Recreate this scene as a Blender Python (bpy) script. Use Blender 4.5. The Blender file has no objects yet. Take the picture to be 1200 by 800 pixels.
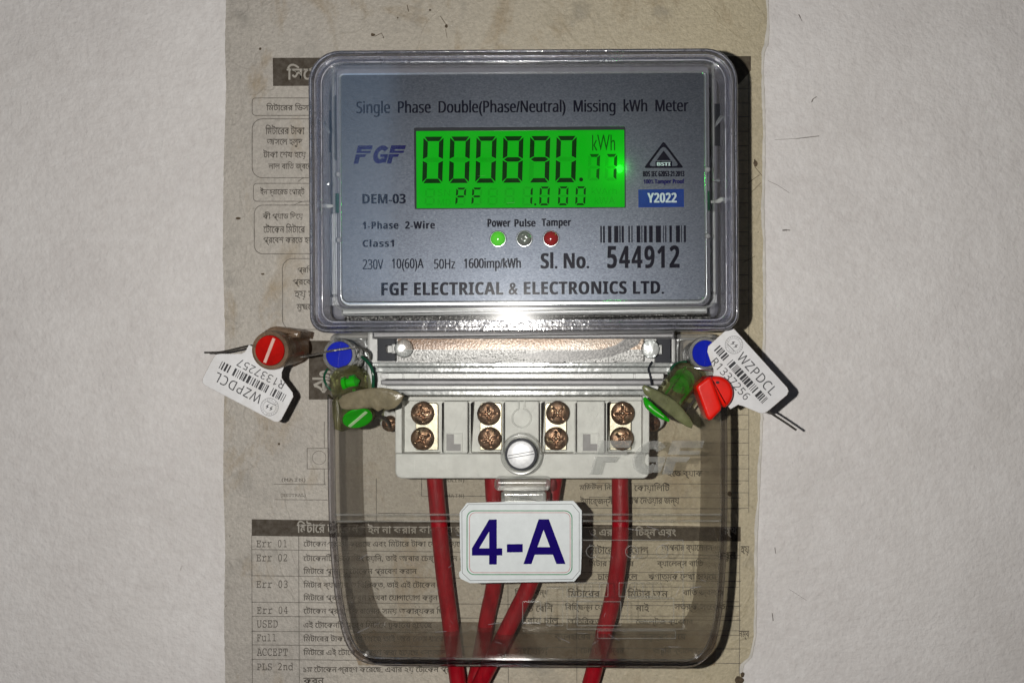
import bpy, bmesh, math, random
from mathutils import Vector, noise
random.seed(7)
S = bpy.context.scene
COL = S.collection

# ---------------------------------------------------------------- camera, world, lamps, exposure
# Everything is laid out in millimetres: u to the right, v up, h out from the wall.
CX, CY = 660.0, 410.0          # where the camera's axis meets the wall, in photo pixels
DIST = 350.0                   # camera to wall, mm
FPX = 310.0 / 0.26             # focal length in photo pixels

def W(u, v, h):
    return Vector((u / 1000.0, -h / 1000.0, v / 1000.0))

cam = bpy.data.cameras.new('camera'); cam_o = bpy.data.objects.new('camera', cam); COL.objects.link(cam_o)
cam_o.location = W(0, 0, DIST); cam_o.rotation_euler = (math.radians(90), 0, 0)
cam.sensor_width = 36; cam.lens = 36 * FPX / 1200.0
cam.shift_x = (600 - CX) / 1200.0; cam.shift_y = (CY - 400) / 1200.0
cam.clip_start = 0.005; cam.clip_end = 20
S.camera = cam_o

wd = bpy.data.worlds.new('World'); S.world = wd; wd.use_nodes = True
wd.node_tree.nodes['Background'].inputs[0].default_value = (0.40, 0.42, 0.50, 1)
wd.node_tree.nodes['Background'].inputs[1].default_value = 0.05

fl = bpy.data.lights.new('phone_flash', 'POINT'); fl.energy = 3.75; fl.shadow_soft_size = 0.0022
fl.color = (1.0, 0.962, 0.905)
flo = bpy.data.objects.new('phone_flash', fl); COL.objects.link(flo); flo.location = W(-30, 4, DIST + 2)

wl = bpy.data.lights.new('window_light', 'AREA'); wl.shape = 'RECTANGLE'; wl.size = 0.10; wl.size_y = 0.27
wl.energy = 0.085; wl.color = (0.42, 0.66, 1.0)
wlo = bpy.data.objects.new('window_light', wl); COL.objects.link(wlo)
wlo.location = W(-245, 198, 900)
wlo.rotation_euler = (W(-60, 50, 50) - wlo.location).to_track_quat('-Z', 'Y').to_euler()

S.view_settings.view_transform = 'Standard'; S.view_settings.look = 'None'
S.view_settings.exposure = 0.0; S.view_settings.gamma = 1
S.render.engine = 'CYCLES'
S.cycles.max_bounces = 14; S.cycles.transparent_max_bounces = 40; S.cycles.transmission_bounces = 12
S.cycles.glossy_bounces = 6; S.cycles.diffuse_bounces = 4
S.cycles.sample_clamp_indirect = 4.0
S.cycles.use_denoising = True

# ---------------------------------------------------------------- materials
def mat(name):
    m = bpy.data.materials.new(name); m.use_nodes = True
    nt = m.node_tree; nt.nodes.clear()
    return m, nt
def nd(nt, t, **kw):
    n = nt.nodes.new(t)
    for k, v in kw.items():
        if isinstance(k, str) and k.startswith('i_'):
            n.inputs[k[2:].replace('_', ' ')].default_value = v
        else: setattr(n, k, v)
    return n
def lk(nt, a, b): nt.links.new(a, b)
def coords(nt, scale):
    g = nd(nt, 'ShaderNodeNewGeometry'); mp = nd(nt, 'ShaderNodeMapping'); mp.inputs['Scale'].default_value = (scale,) * 3 if not isinstance(scale, tuple) else scale
    lk(nt, g.outputs['Position'], mp.inputs['Vector']); return mp.outputs['Vector']
def nz(nt, scale, detail=4, rough=0.6, vec=None, dist=0):
    n = nd(nt, 'ShaderNodeTexNoise'); n.inputs['Scale'].default_value = 1; n.inputs['Detail'].default_value = detail
    n.inputs['Roughness'].default_value = rough; n.inputs['Distortion'].default_value = dist
    lk(nt, vec or coords(nt, scale), n.inputs['Vector']); return n.outputs['Fac']
def ramp(nt, fac, stops, interp='LINEAR'):
    r = nd(nt, 'ShaderNodeValToRGB'); r.color_ramp.interpolation = interp
    e = r.color_ramp.elements
    while len(e) < len(stops): e.new(0.5)
    for i, (p, c) in enumerate(stops):
        e[i].position = p; e[i].color = (c, c, c, 1) if not isinstance(c, tuple) else (*c, 1)
    lk(nt, fac, r.inputs[0]); return r.outputs[0]
def mix(nt, fac, a, b, mode='MIX'):
    m = nd(nt, 'ShaderNodeMix', data_type='RGBA', blend_type=mode)
    for s, v in ((0, fac), (6, a), (7, b)):
        if hasattr(v, 'links'): lk(nt, v, m.inputs[s])
        elif s == 0: m.inputs[0].default_value = v
        else: m.inputs[s].default_value = (*v, 1) if len(v) == 3 else v
    return m.outputs[2]
def bump(nt, fac, strength, dist):
    b = nd(nt, 'ShaderNodeBump'); b.inputs['Strength'].default_value = strength; b.inputs['Distance'].default_value = dist
    lk(nt, fac, b.inputs['Height']); return b.outputs[0]
def principled(nt, **kw):
    p = nd(nt, 'ShaderNodeBsdfPrincipled'); o = nd(nt, 'ShaderNodeOutputMaterial'); lk(nt, p.outputs[0], o.inputs[0])
    for k, v in kw.items():
        i = p.inputs[k.replace('_', ' ')]
        if hasattr(v, 'links'): lk(nt, v, i)
        else: i.default_value = (*v, 1) if isinstance(v, tuple) and len(v) == 3 else v
    return p
def plain(name, col, rough=0.5, metal=0.0, var=0.12, vs=400, bs=0.0, bsc=1500, bd=0.0002, spec=0.5, **kw):
    m, nt = mat(name)
    f = nz(nt, vs, 5, 0.65)
    lo = tuple(c * (1 - var) for c in col); hi = tuple(min(1, c * (1 + var)) for c in col)
    c = ramp(nt, f, [(0.3, lo), (0.7, hi)])
    p = principled(nt, Base_Color=c, Roughness=rough, Metallic=metal, Specular_IOR_Level=spec, **kw)
    if bs: lk(nt, bump(nt, nz(nt, bsc, 3), bs, bd), p.inputs['Normal'])
    return m
def clear(name, tint=(0.94, 0.95, 0.94), refl=1.0, rough=0.03, haze=0.03, hazecol=(0.5, 0.48, 0.44), scr=True, bs=0.05, bscale=90):
    """thin transparent plastic: straight-through light, Fresnel reflection, a film of dust"""
    m, nt = mat(name)
    tr = nd(nt, 'ShaderNodeBsdfTransparent'); tr.inputs[0].default_value = (*tint, 1)
    gl = nd(nt, 'ShaderNodeBsdfGlossy'); gl.inputs['Roughness'].default_value = rough
    df = nd(nt, 'ShaderNodeBsdfDiffuse'); df.inputs[0].default_value = (*hazecol, 1)
    lw = nd(nt, 'ShaderNodeLayerWeight'); lw.inputs[0].default_value = 0.5
    pw = nd(nt, 'ShaderNodeMath', operation='POWER'); lk(nt, lw.outputs['Facing'], pw.inputs[0]); pw.inputs[1].default_value = 4.0
    ma = nd(nt, 'ShaderNodeMath', operation='MULTIPLY_ADD', use_clamp=True); lk(nt, pw.outputs[0], ma.inputs[0])
    ma.inputs[1].default_value = 0.85 * refl; ma.inputs[2].default_value = 0.04 * refl
    m1 = nd(nt, 'ShaderNodeMixShader'); m2 = nd(nt, 'ShaderNodeMixShader')
    f = ramp(nt, nz(nt, 130, 6, 0.7), [(0.35, haze * 0.4), (0.75, haze * 2.0)])
    lk(nt, f, m1.inputs[0]); lk(nt, tr.outputs[0], m1.inputs[1]); lk(nt, df.outputs[0], m1.inputs[2])
    lk(nt, ma.outputs[0], m2.inputs[0]); lk(nt, m1.outputs[0], m2.inputs[1]); lk(nt, gl.outputs[0], m2.inputs[2])
    if bs:
        b = bump(nt, nz(nt, bscale, 2), bs, 0.001); lk(nt, b, gl.inputs['Normal'])
    o = nd(nt, 'ShaderNodeOutputMaterial'); lk(nt, m2.outputs[0], o.inputs[0]); return m
def glass(name, col=(0.93, 0.94, 0.97), rough=0.03, ior=1.49, bs=0.15, bscale=120):
    m, nt = mat(name)
    p = principled(nt, Base_Color=col, Roughness=rough, Transmission_Weight=1.0, IOR=ior)
    if bs: lk(nt, bump(nt, nz(nt, bscale, 3), bs, 0.0006), p.inputs['Normal'])
    return m

# wall: whitewashed plaster
m_wall, nt = mat('whitewashed_plaster')
f = nz(nt, 28, 5, 0.6); c = ramp(nt, f, [(0.3, (0.66, 0.635, 0.62)), (0.7, (0.78, 0.76, 0.745))])
f2 = nz(nt, 300, 4, 0.7); c = mix(nt, 0.35, c, ramp(nt, f2, [(0.3, (0.60, 0.56, 0.55)), (0.7, (0.86, 0.84, 0.84))]))
sp = ramp(nt, nz(nt, (150, 150, 95), 3, 0.55, dist=1.5), [(0.765, 0.0), (0.80, 0.6)])
c = mix(nt, sp, c, (0.27, 0.24, 0.22))
c = mix(nt, ramp(nt, nz(nt, (9, 9, 6), 5, 0.65, dist=0.8), [(0.5, 0.0), (0.75, 0.45)]), c, (0.56, 0.53, 0.50))
p = principled(nt, Base_Color=c, Roughness=0.75, Specular_IOR_Level=0.25)
a = nd(nt, 'ShaderNodeMath', operation='ADD'); lk(nt, nz(nt, 620, 3, 0.6), a.inputs[0]); lk(nt, nz(nt, 170, 4, 0.6), a.inputs[1])
lk(nt, bump(nt, a.outputs[0], 0.55, 0.0008), p.inputs['Normal'])

# paper: aged printed sheet
def paper_color(nt):
    f = nz(nt, 22, 5, 0.6); c = ramp(nt, f, [(0.3, (0.43, 0.405, 0.35)), (0.55, (0.52, 0.49, 0.415)), (0.75, (0.57, 0.54, 0.46))])
    g = nd(nt, 'ShaderNodeNewGeometry'); s = nd(nt, 'ShaderNodeSeparateXYZ'); lk(nt, g.outputs['Position'], s.inputs[0])
    mr = nd(nt, 'ShaderNodeMapRange'); lk(nt, s.outputs[0], mr.inputs[0]); mr.inputs[1].default_value = -0.09; mr.inputs[2].default_value = 0.05
    c = mix(nt, mr.outputs[0], mix(nt, 0.5, c, (0.46, 0.425, 0.405)), mix(nt, 0.7, c, (0.51, 0.435, 0.275)))
    st = ramp(nt, nz(nt, (38, 38, 20), 5, 0.7, dist=0.6), [(0.53, 0.0), (0.70, 0.8)]); c = mix(nt, st, c, (0.33, 0.25, 0.15))
    gr = ramp(nt, nz(nt, 1100, 3, 0.7), [(0.25, 0.72), (0.7, 1.12)]); c = mix(nt, 0.75, c, gr, 'MULTIPLY')
    fl_ = ramp(nt, nz(nt, (330, 330, 240), 3, 0.6, dist=1.0), [(0.735, 0.0), (0.77, 0.85)]); c = mix(nt, fl_, c, (0.10, 0.08, 0.06))
    bl = ramp(nt, nz(nt, 75, 4, 0.6), [(0.57, 0.0), (0.78, 0.5)]); c = mix(nt, bl, c, (0.20, 0.19, 0.17))
    return c
m_paper, nt = mat('aged_printed_paper')
rg = nz(nt, 26, 3, 0.5, dist=0.8); sb = nd(nt, 'ShaderNodeMath', operation='SUBTRACT'); lk(nt, rg, sb.inputs[0]); sb.inputs[1].default_value = 0.5
ab = nd(nt, 'ShaderNodeMath', operation='ABSOLUTE'); lk(nt, sb.outputs[0], ab.inputs[0])
crease = ramp(nt, ab.outputs[0], [(0.0, 1.0), (0.012, 0.0)])
p = principled(nt, Base_Color=mix(nt, 0.025, paper_color(nt), crease, 'SUBTRACT'), Roughness=0.55, Specular_IOR_Level=0.35)
a = nd(nt, 'ShaderNodeMath', operation='ADD'); lk(nt, nz(nt, 900, 3, 0.6), a.inputs[0]); lk(nt, nz(nt, 45, 3, 0.6), a.inputs[1])
a2 = nd(nt, 'ShaderNodeMath', operation='MULTIPLY_ADD'); lk(nt, crease, a2.inputs[0]); a2.inputs[1].default_value = 0.25; lk(nt, a.outputs[0], a2.inputs[2])
lk(nt, bump(nt, a2.outputs[0], 0.5, 0.0010), p.inputs['Normal'])
def ink(name, col, fade=0.45):
    m, nt = mat(name)
    pc = paper_color(nt)
    f = ramp(nt, nz(nt, 500, 4, 0.7), [(0.35, fade), (0.68, 0.0)])
    principled(nt, Base_Color=mix(nt, f, col, pc), Roughness=0.7, Specular_IOR_Level=0.1); return m
m_ink = ink('faded_black_ink', (0.055, 0.048, 0.04), 0.26)
m_stain = ink('brown_water_stain', (0.26, 0.19, 0.115), 0.55)
m_stainpale = ink('pale_brown_water_stain', (0.34, 0.28, 0.20), 0.6)
m_line = ink('faded_rule_line', (0.13, 0.12, 0.105), 0.4)
m_bar = ink('faded_header_ink', (0.058, 0.046, 0.034), 0.14)
m_reverse = ink('faded_reversed_lettering', (0.36, 0.34, 0.30), 0.3)
m_peel = plain('bare_peeled_paper', (0.60, 0.575, 0.53), 0.7, var=0.15, vs=300)
m_dirt = plain('brown_dirt', (0.085, 0.06, 0.035), 0.8, var=0.4, vs=900, bs=0.5)

m_mark = plain('grey_scuff', (0.17, 0.15, 0.14), 0.8, var=0.4, vs=900)
m_clear = clear('clear_cover_plastic', (0.965, 0.97, 0.975), 1.0, 0.085, 0.006, bs=0.02, bscale=60)
m_dusty = clear('dusty_terminal_cover_plastic', (0.965, 0.963, 0.952), 0.9, 0.07, 0.016, (0.42, 0.38, 0.33), bs=0.04, bscale=70)
m_wallclear = clear('dusty_cover_wall_plastic', (0.84, 0.825, 0.80), 0.55, 0.14, 0.06, (0.33, 0.29, 0.25), bs=0.3, bscale=90)
m_emboss = clear('embossed_clear_plastic', (0.95, 0.955, 0.95), 0.9, 0.2, 0.13, (0.5, 0.5, 0.48), bs=0)
m_rim = None
def rimmat(name, col, gfac, tint, refl, haze, hcol):
    m, nt = mat(name)
    p = nd(nt, 'ShaderNodeBsdfPrincipled'); p.inputs['Base Color'].default_value = (*col, 1); p.inputs['Roughness'].default_value = 0.07; p.inputs['Transmission Weight'].default_value = 1.0; p.inputs['IOR'].default_value = 1.49
    b = bump(nt, nz(nt, (160, 160, 160), 4, 0.65), 0.28, 0.0007); lk(nt, b, p.inputs['Normal'])
    tr = nd(nt, 'ShaderNodeBsdfTransparent'); tr.inputs[0].default_value = (*tint, 1)
    gl = nd(nt, 'ShaderNodeBsdfGlossy'); gl.inputs['Roughness'].default_value = 0.16; lk(nt, b, gl.inputs['Normal'])
    df = nd(nt, 'ShaderNodeBsdfDiffuse'); df.inputs[0].default_value = (*hcol, 1)
    m0 = nd(nt, 'ShaderNodeMixShader'); m0.inputs[0].default_value = 0.5; lk(nt, gl.outputs[0], m0.inputs[1]); lk(nt, df.outputs[0], m0.inputs[2])
    m1 = nd(nt, 'ShaderNodeMixShader'); m1.inputs[0].default_value = gfac; lk(nt, tr.outputs[0], m1.inputs[1]); lk(nt, p.outputs[0], m1.inputs[2])
    m2 = nd(nt, 'ShaderNodeMixShader'); m2.inputs[0].default_value = haze; lk(nt, m1.outputs[0], m2.inputs[1]); lk(nt, m0.outputs[0], m2.inputs[2])
    o = nd(nt, 'ShaderNodeOutputMaterial'); lk(nt, m2.outputs[0], o.inputs[0]); return m
m_rim = rimmat('thick_clear_rim', (0.93, 0.94, 0.98), 0.85, (0.85, 0.86, 0.92), 1, 0.06, (0.45, 0.455, 0.53))
m_rimin = rimmat('clear_rim_inner', (0.93, 0.94, 0.98), 0.6, (0.85, 0.86, 0.92), 1, 0.05, (0.5, 0.5, 0.6))
m_rimdark = glass('smoky_clear_rim', (0.62, 0.62, 0.68), 0.06)
m_glint_scratch = clear('edge_glint_and_scratch', (0.82, 0.83, 0.88), 2.6, 0.10, 0.34, (0.75, 0.76, 0.84), bs=0.5, bscale=220)  # pale haze paints the rim's highlight lines; also colours the scratches
m_frost = clear('frosted_clear_plastic', (0.80, 0.82, 0.82), 2.2, 0.18, 0.30, (0.72, 0.74, 0.72), bs=0.12, bscale=300)
m_wing = clear('clear_wing_plastic', (0.90, 0.91, 0.91), 1.5, 0.12, 0.14, (0.7, 0.7, 0.7), bs=0.3, bscale=200)
m_housing = plain('grey_lilac_housing', (0.16, 0.16, 0.185), 0.42, var=0.12, bs=0.15)
m_dark = plain('dark_grey_recess', (0.025, 0.027, 0.034), 0.4, spec=0.12)
m_silver = plain('pale_silver_plastic', (0.50, 0.51, 0.50), 0.27, metal=0.0, var=0.1, bs=0.25, bsc=2500)
m_panel = plain('light_side_panel', (0.42, 0.43, 0.45), 0.45)
m_midgrey = plain('mid_grey_plastic', (0.24, 0.24, 0.25), 0.4, var=0.12, bs=0.2)
m_term = plain('light_grey_moulded_plastic', (0.68, 0.70, 0.68), 0.48, var=0.10, vs=250, bs=0.35, bsc=900, bd=0.0003)
m_green_glass = plain('dark_green_tab', (0.01, 0.07, 0.035), 0.2)
# brushed aluminium nameplate
m_alu, nt = mat('satin_silver_nameplate')
fb = nz(nt, (1400, 200, 2600), 4, 0.75)
c = ramp(nt, fb, [(0.34, (0.062, 0.070, 0.088)), (0.66, (0.112, 0.124, 0.146))])
c = mix(nt, ramp(nt, nz(nt, 1900, 2, 0.5), [(0.70, 0.0), (0.76, 0.7)]), c, (0.20, 0.21, 0.22))
c = mix(nt, ramp(nt, nz(nt, 40, 4), [(0.5, 0.0), (0.9, 0.5)]), c, (0.066, 0.073, 0.09))
p = principled(nt, Base_Color=c, Metallic=0.97, Roughness=0.43, Specular_IOR_Level=0.5)
lk(nt, bump(nt, nz(nt, 2600, 3, 0.7), 0.12, 0.0002), p.inputs['Normal'])
m_lip = plain('polished_silver_lip', (0.72, 0.74, 0.76), 0.22, metal=0.85, var=0.08)
# sparkling metallised frosted strip
m_spark, nt = mat('metallised_frosted_strip')
c = ramp(nt, nz(nt, 1600, 2, 0.5), [(0.35, (0.05, 0.05, 0.048)), (0.6, (0.35, 0.34, 0.32)), (0.72, (0.8, 0.79, 0.76))])
p = principled(nt, Base_Color=c, Metallic=0.7, Roughness=0.3)
lk(nt, bump(nt, nz(nt, 1800, 2), 0.9, 0.0012), p.inputs['Normal'])
m_gold, nt = mat('copper_toned_foil')
f = nz(nt, (30, 30, 120), 3, 0.5); c = ramp(nt, f, [(0.38, (0.26, 0.16, 0.10)), (0.5, (0.50, 0.35, 0.24)), (0.66, (0.52, 0.44, 0.36))])
gr = ramp(nt, nz(nt, 1700, 2, 0.6), [(0.34, 0.3), (0.55, 1.1)]); c = mix(nt, 0.75, c, gr, 'MULTIPLY')
p = principled(nt, Base_Color=c, Metallic=0.05, Roughness=0.27)
a = nd(nt, 'ShaderNodeMath', operation='ADD'); lk(nt, nz(nt, 1500, 2, 0.6), a.inputs[0]); lk(nt, nz(nt, 55, 2, 0.6), a.inputs[1])
lk(nt, bump(nt, a.outputs[0], 0.22, 0.0004), p.inputs['Normal'])
m_speck, nt = mat('pale_speckled_strip')
c = ramp(nt, nz(nt, 1700, 2, 0.6), [(0.36, (0.10, 0.10, 0.095)), (0.56, (0.62, 0.62, 0.60))])
p = principled(nt, Base_Color=c, Roughness=0.3); lk(nt, bump(nt, nz(nt, 1500, 2), 0.25, 0.0005), p.inputs['Normal'])
m_darkspeck, nt = mat('dark_speckled_strip')
c = ramp(nt, nz(nt, 1700, 2, 0.6), [(0.40, (0.02, 0.02, 0.019)), (0.66, (0.26, 0.25, 0.24))])
p = principled(nt, Base_Color=c, Roughness=0.35)
m_print = plain('navy_black_print', (0.004, 0.004, 0.012), 0.3, var=0.3, spec=0.06)
m_navy = plain('navy_blue_print', (0.008, 0.006, 0.075), 0.3, var=0.2, spec=0.06)
m_blueprint = plain('blue_label_print', (0.005, 0.035, 0.22), 0.5, var=0.15, spec=0.12)
m_paleprint = plain('pale_lettering', (0.48, 0.56, 0.62), 0.5)
m_cardnavy = plain('dark_blue_card_ink', (0.008, 0.002, 0.115), 0.2, spec=0.12)
m_card = plain('white_laminated_card', (0.66, 0.69, 0.73), 0.3, var=0.04)
m_cardedge = plain('pale_grey_card_border', (0.60, 0.64, 0.65), 0.3, var=0.05)
m_cgreen = plain('green_rule', (0.02, 0.21, 0.075), 0.4, spec=0.12)
m_cred = plain('red_rule', (0.45, 0.09, 0.08), 0.4, spec=0.12)
m_cblack = plain('black_rule', (0.03, 0.03, 0.035), 0.4, spec=0.12)
m_brass, nt = mat('brown_passivated_screw')
c = ramp(nt, nz(nt, 330, 5, 0.7, dist=0.6), [(0.32, (0.13, 0.075, 0.045)), (0.5, (0.36, 0.22, 0.14)), (0.68, (0.52, 0.38, 0.28))])
c = mix(nt, ramp(nt, nz(nt, 190, 3, 0.6), [(0.55, 0.0), (0.72, 0.8)]), c, (0.13, 0.14, 0.07))
p = principled(nt, Base_Color=c, Metallic=0.92, Roughness=ramp(nt, nz(nt, 500, 4), [(0.35, 0.2), (0.65, 0.5)]))
lk(nt, bump(nt, nz(nt, 800, 4, 0.7), 0.5, 0.0004), p.inputs['Normal'])
m_brassplate = plain('nickel_brass_plate', (0.50, 0.465, 0.36), 0.4, metal=0.8, var=0.2, vs=500, bs=0.2)
m_steel = plain('bright_nickel_screw', (0.74, 0.75, 0.76), 0.42, metal=0.12, var=0.12, vs=900, bs=0.3)
m_wire = plain('dull_steel_wire', (0.34, 0.33, 0.31), 0.35, metal=0.85, var=0.3, vs=1200)
m_wiredark = plain('dark_steel_wire', (0.11, 0.10, 0.09), 0.4, metal=0.6, var=0.3)
m_cable, nt = mat('crimson_rubber_sheath')
c = ramp(nt, nz(nt, (500, 500, 120), 4, 0.65), [(0.3, (0.21, 0.002, 0.008)), (0.7, (0.36, 0.004, 0.012))])
c = mix(nt, ramp(nt, nz(nt, (240, 240, 110), 5, 0.75), [(0.58, 0.0), (0.8, 0.2)]), c, (0.30, 0.18, 0.15))
p = principled(nt, Base_Color=c, Roughness=ramp(nt, nz(nt, 200, 3), [(0.3, 0.28), (0.7, 0.5)]), Specular_IOR_Level=0.3)
lk(nt, bump(nt, nz(nt, (700, 700, 260), 4, 0.7), 0.5, 0.0005), p.inputs['Normal'])
m_redcap = plain('deep_red_cap_plastic', (0.40, 0.005, 0.003), 0.3, var=0.25, vs=180, bs=0.2, spec=0.25)
m_redplug = plain('bright_red_plastic', (0.68, 0.010, 0.004), 0.28, spec=0.35, var=0.12, vs=200, bs=0.15)
m_blueplug = plain('royal_blue_plastic', (0.003, 0.012, 0.36), 0.28, spec=0.3, var=0.12, vs=200, bs=0.15)
m_greenplug = plain('vivid_green_plastic', (0.012, 0.33, 0.006), 0.28, spec=0.35, var=0.15, vs=200)
m_slot = plain('pale_raised_bar', (0.66, 0.42, 0.36), 0.5)
m_slotgreen = plain('pale_green_raised_bar', (0.42, 0.60, 0.33), 0.5)
m_tag, nt = mat('white_seal_tag_plastic')
c = ramp(nt, nz(nt, 120, 5, 0.7), [(0.35, (0.60, 0.60, 0.61)), (0.65, (0.69, 0.695, 0.71))])
c = mix(nt, ramp(nt, nz(nt, 60, 5, 0.75, dist=0.8), [(0.52, 0.0), (0.72, 0.45)]), c, (0.47, 0.44, 0.38))
p = principled(nt, Base_Color=c, Roughness=0.4, Specular_IOR_Level=0.3)
lk(nt, bump(nt, nz(nt, 300, 3), 0.1, 0.0003), p.inputs['Normal'])
m_tagedge = plain('dirty_tag_edge', (0.34, 0.28, 0.22), 0.6)
m_tagprint = plain('grey_black_laser_print', (0.055, 0.055, 0.06), 0.3, var=0.4, spec=0.06)
m_taglight = plain('light_grey_laser_print', (0.17, 0.17, 0.18), 0.5, var=0.4, spec=0.12)
def grimy(name, tint, body, amt, rough=0.25):
    """translucent seal shell dirtied brown"""
    m, nt = mat(name)
    tr = nd(nt, 'ShaderNodeBsdfTransparent'); tr.inputs[0].default_value = (*tint, 1)
    f = nz(nt, 260, 5, 0.7)
    c = ramp(nt, f, [(0.3, tuple(x * 0.55 for x in body)), (0.7, body)])
    p = nd(nt, 'ShaderNodeBsdfPrincipled'); lk(nt, c, p.inputs['Base Color']); p.inputs['Roughness'].default_value = rough
    lk(nt, bump(nt, nz(nt, 400, 4), 0.35, 0.0006), p.inputs['Normal'])
    fac = ramp(nt, nz(nt, 170, 4, 0.6), [(0.3, max(0, amt - 0.2)), (0.7, min(1, amt + 0.2))])
    ms = nd(nt, 'ShaderNodeMixShader'); lk(nt, fac, ms.inputs[0]); lk(nt, tr.outputs[0], ms.inputs[1]); lk(nt, p.outputs[0], ms.inputs[2])
    o = nd(nt, 'ShaderNodeOutputMaterial'); lk(nt, ms.outputs[0], o.inputs[0]); return m
m_brownshell = grimy('grimy_brown_shell', (0.75, 0.6, 0.48), (0.27, 0.19, 0.13), 0.62)
m_oliveshell = grimy('grimy_olive_shell', (0.66, 0.68, 0.50), (0.30, 0.28, 0.16), 0.24)
m_oliveleaf = grimy('grimy_olive_flange', (0.6, 0.6, 0.42), (0.26, 0.225, 0.145), 0.85)
m_greenleaf = grimy('grimy_green_flange', (0.55, 0.66, 0.34), (0.24, 0.25, 0.13), 0.68)
m_clearshell = clear('clear_seal_shell', (0.86, 0.87, 0.87), 2.4, 0.08, 0.22, (0.7, 0.7, 0.68), bs=0.4, bscale=300)
# lamps and display
m_lcd, nt = mat('green_backlit_display')
p = principled(nt, Base_Color=(0.002, 0.12, 0.004), Roughness=0.12, Specular_IOR_Level=0.2, Emission_Color=(0.0, 1.0, 0.006), Emission_Strength=0.31)
def lcdseg(name, t):
    m, nt = mat(name); tr = nd(nt, 'ShaderNodeBsdfTransparent'); tr.inputs[0].default_value = (*t, 1)
    o = nd(nt, 'ShaderNodeOutputMaterial'); lk(nt, tr.outputs[0], o.inputs[0]); return m
m_segon = lcdseg('dark_display_segment', (0.2, 0.085, 0.2))
m_segon2 = lcdseg('fine_display_segment', (0.2, 0.16, 0.2))
m_segdim = lcdseg('mid_display_segment', (0.4, 0.27, 0.4))
m_segoff = lcdseg('faint_display_segment', (0.9, 0.88, 0.9))
m_ledgreen, nt = mat('lit_green_lamp')
principled(nt, Base_Color=(0.10, 0.55, 0.04), Roughness=0.12, Emission_Color=(0.12, 1.0, 0.03), Emission_Strength=0.22)
m_ledred = plain('red_lamp_lens', (0.33, 0.008, 0.01), 0.12)
m_ledclear = plain('clear_lamp_lens', (0.36, 0.38, 0.34), 0.08, metal=0.55, bs=0.8, bsc=500, bd=0.001)

# ---------------------------------------------------------------- geometry helpers
ROT = [0.0, 612.0, 222.0]
def uv(px, py, h):
    if ROT[0]:
        a = math.radians(ROT[0]); dx, dy = px - ROT[1], py - ROT[2]
        px = ROT[1] + dx * math.cos(a) + dy * math.sin(a); py = ROT[2] - dx * math.sin(a) + dy * math.cos(a)
    k = (DIST - h) / FPX
    return ((px - CX) * k, (CY - py) * k)
def P(px, py, h): return (*uv(px, py, h), h)
def mm(px, h): return px * (DIST - h) / FPX
ORG = {}
class MB:
    def __init__(s): s.v = []; s.f = []
    def add(s, vs, fs):
        o = len(s.v); s.v += [tuple(x) for x in vs]; s.f += [tuple(i + o for i in f) for f in fs]; return s
    def loft(s, loops, c0=True, c1=True, closed=False):
        n = len(loops[0]); o = len(s.v)
        for l in loops: s.v += [tuple(p) for p in l]
        m = len(loops)
        for j in range(m if closed else m - 1):
            a, b = o + j * n, o + ((j + 1) % m) * n
            for i in range(n): s.f.append((a + i, a + (i + 1) % n, b + (i + 1) % n, b + i))
        if not closed:
            if c0: s.f.append(tuple(o + i for i in range(n))[::-1])
            if c1: s.f.append(tuple(o + (m - 1) * n + i for i in range(n)))
        return s
    def build(s, name, m, parent=None, smooth=35, recalc=True):
        vs = s.v
        c = Vector((0, 0, 0))
        lo = [min(v[i] for v in vs) for i in range(3)]; hi = [max(v[i] for v in vs) for i in range(3)]
        c = W((lo[0] + hi[0]) / 2, (lo[1] + hi[1]) / 2, lo[2])
        me = bpy.data.meshes.new(name)
        me.from_pydata([W(*v) - c for v in vs], [], s.f)
        me.update()
        if recalc:
            bm = bmesh.new(); bm.from_mesh(me); bmesh.ops.remove_doubles(bm, verts=bm.verts, dist=1e-7)
            bmesh.ops.recalc_face_normals(bm, faces=bm.faces); bm.to_mesh(me); bm.free()
        if smooth:
            me.shade_smooth(); me.set_sharp_from_angle(angle=math.radians(smooth))
        me.materials.append(m)
        o = bpy.data.objects.new(name, me); COL.objects.link(o)
        if smooth and smooth < 100 and len(me.polygons) < 900:
            w = o.modifiers.new('weighted_normals', 'WEIGHTED_NORMAL'); w.weight = 90; w.keep_sharp = True
        place(o, c, parent); return o
def place(o, c, parent):
    o.location = c - (ORG[parent.name] if parent else Vector())
    o.parent = parent; ORG[o.name] = c
def thing(name, label, cat, px, py, h=0, group=None):
    o = bpy.data.objects.new(name, None); COL.objects.link(o); o.empty_display_size = 0.01
    place(o, W(*P(px, py, h)), None); tag(o, label, cat, group); return o
def tag(o, label=None, cat=None, group=None, kind=None):
    if label: o['label'] = label
    if cat: o['category'] = cat
    if group: o['group'] = group
    if kind: o['kind'] = kind
    return o
def copy_part(o, du, dv, parent=None):
    c = o.copy(); COL.objects.link(c); c.parent = parent or o.parent
    c.location = o.location + W(du, dv, 0); ORG[c.name] = ORG[o.name] + W(du, dv, 0); return c

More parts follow.
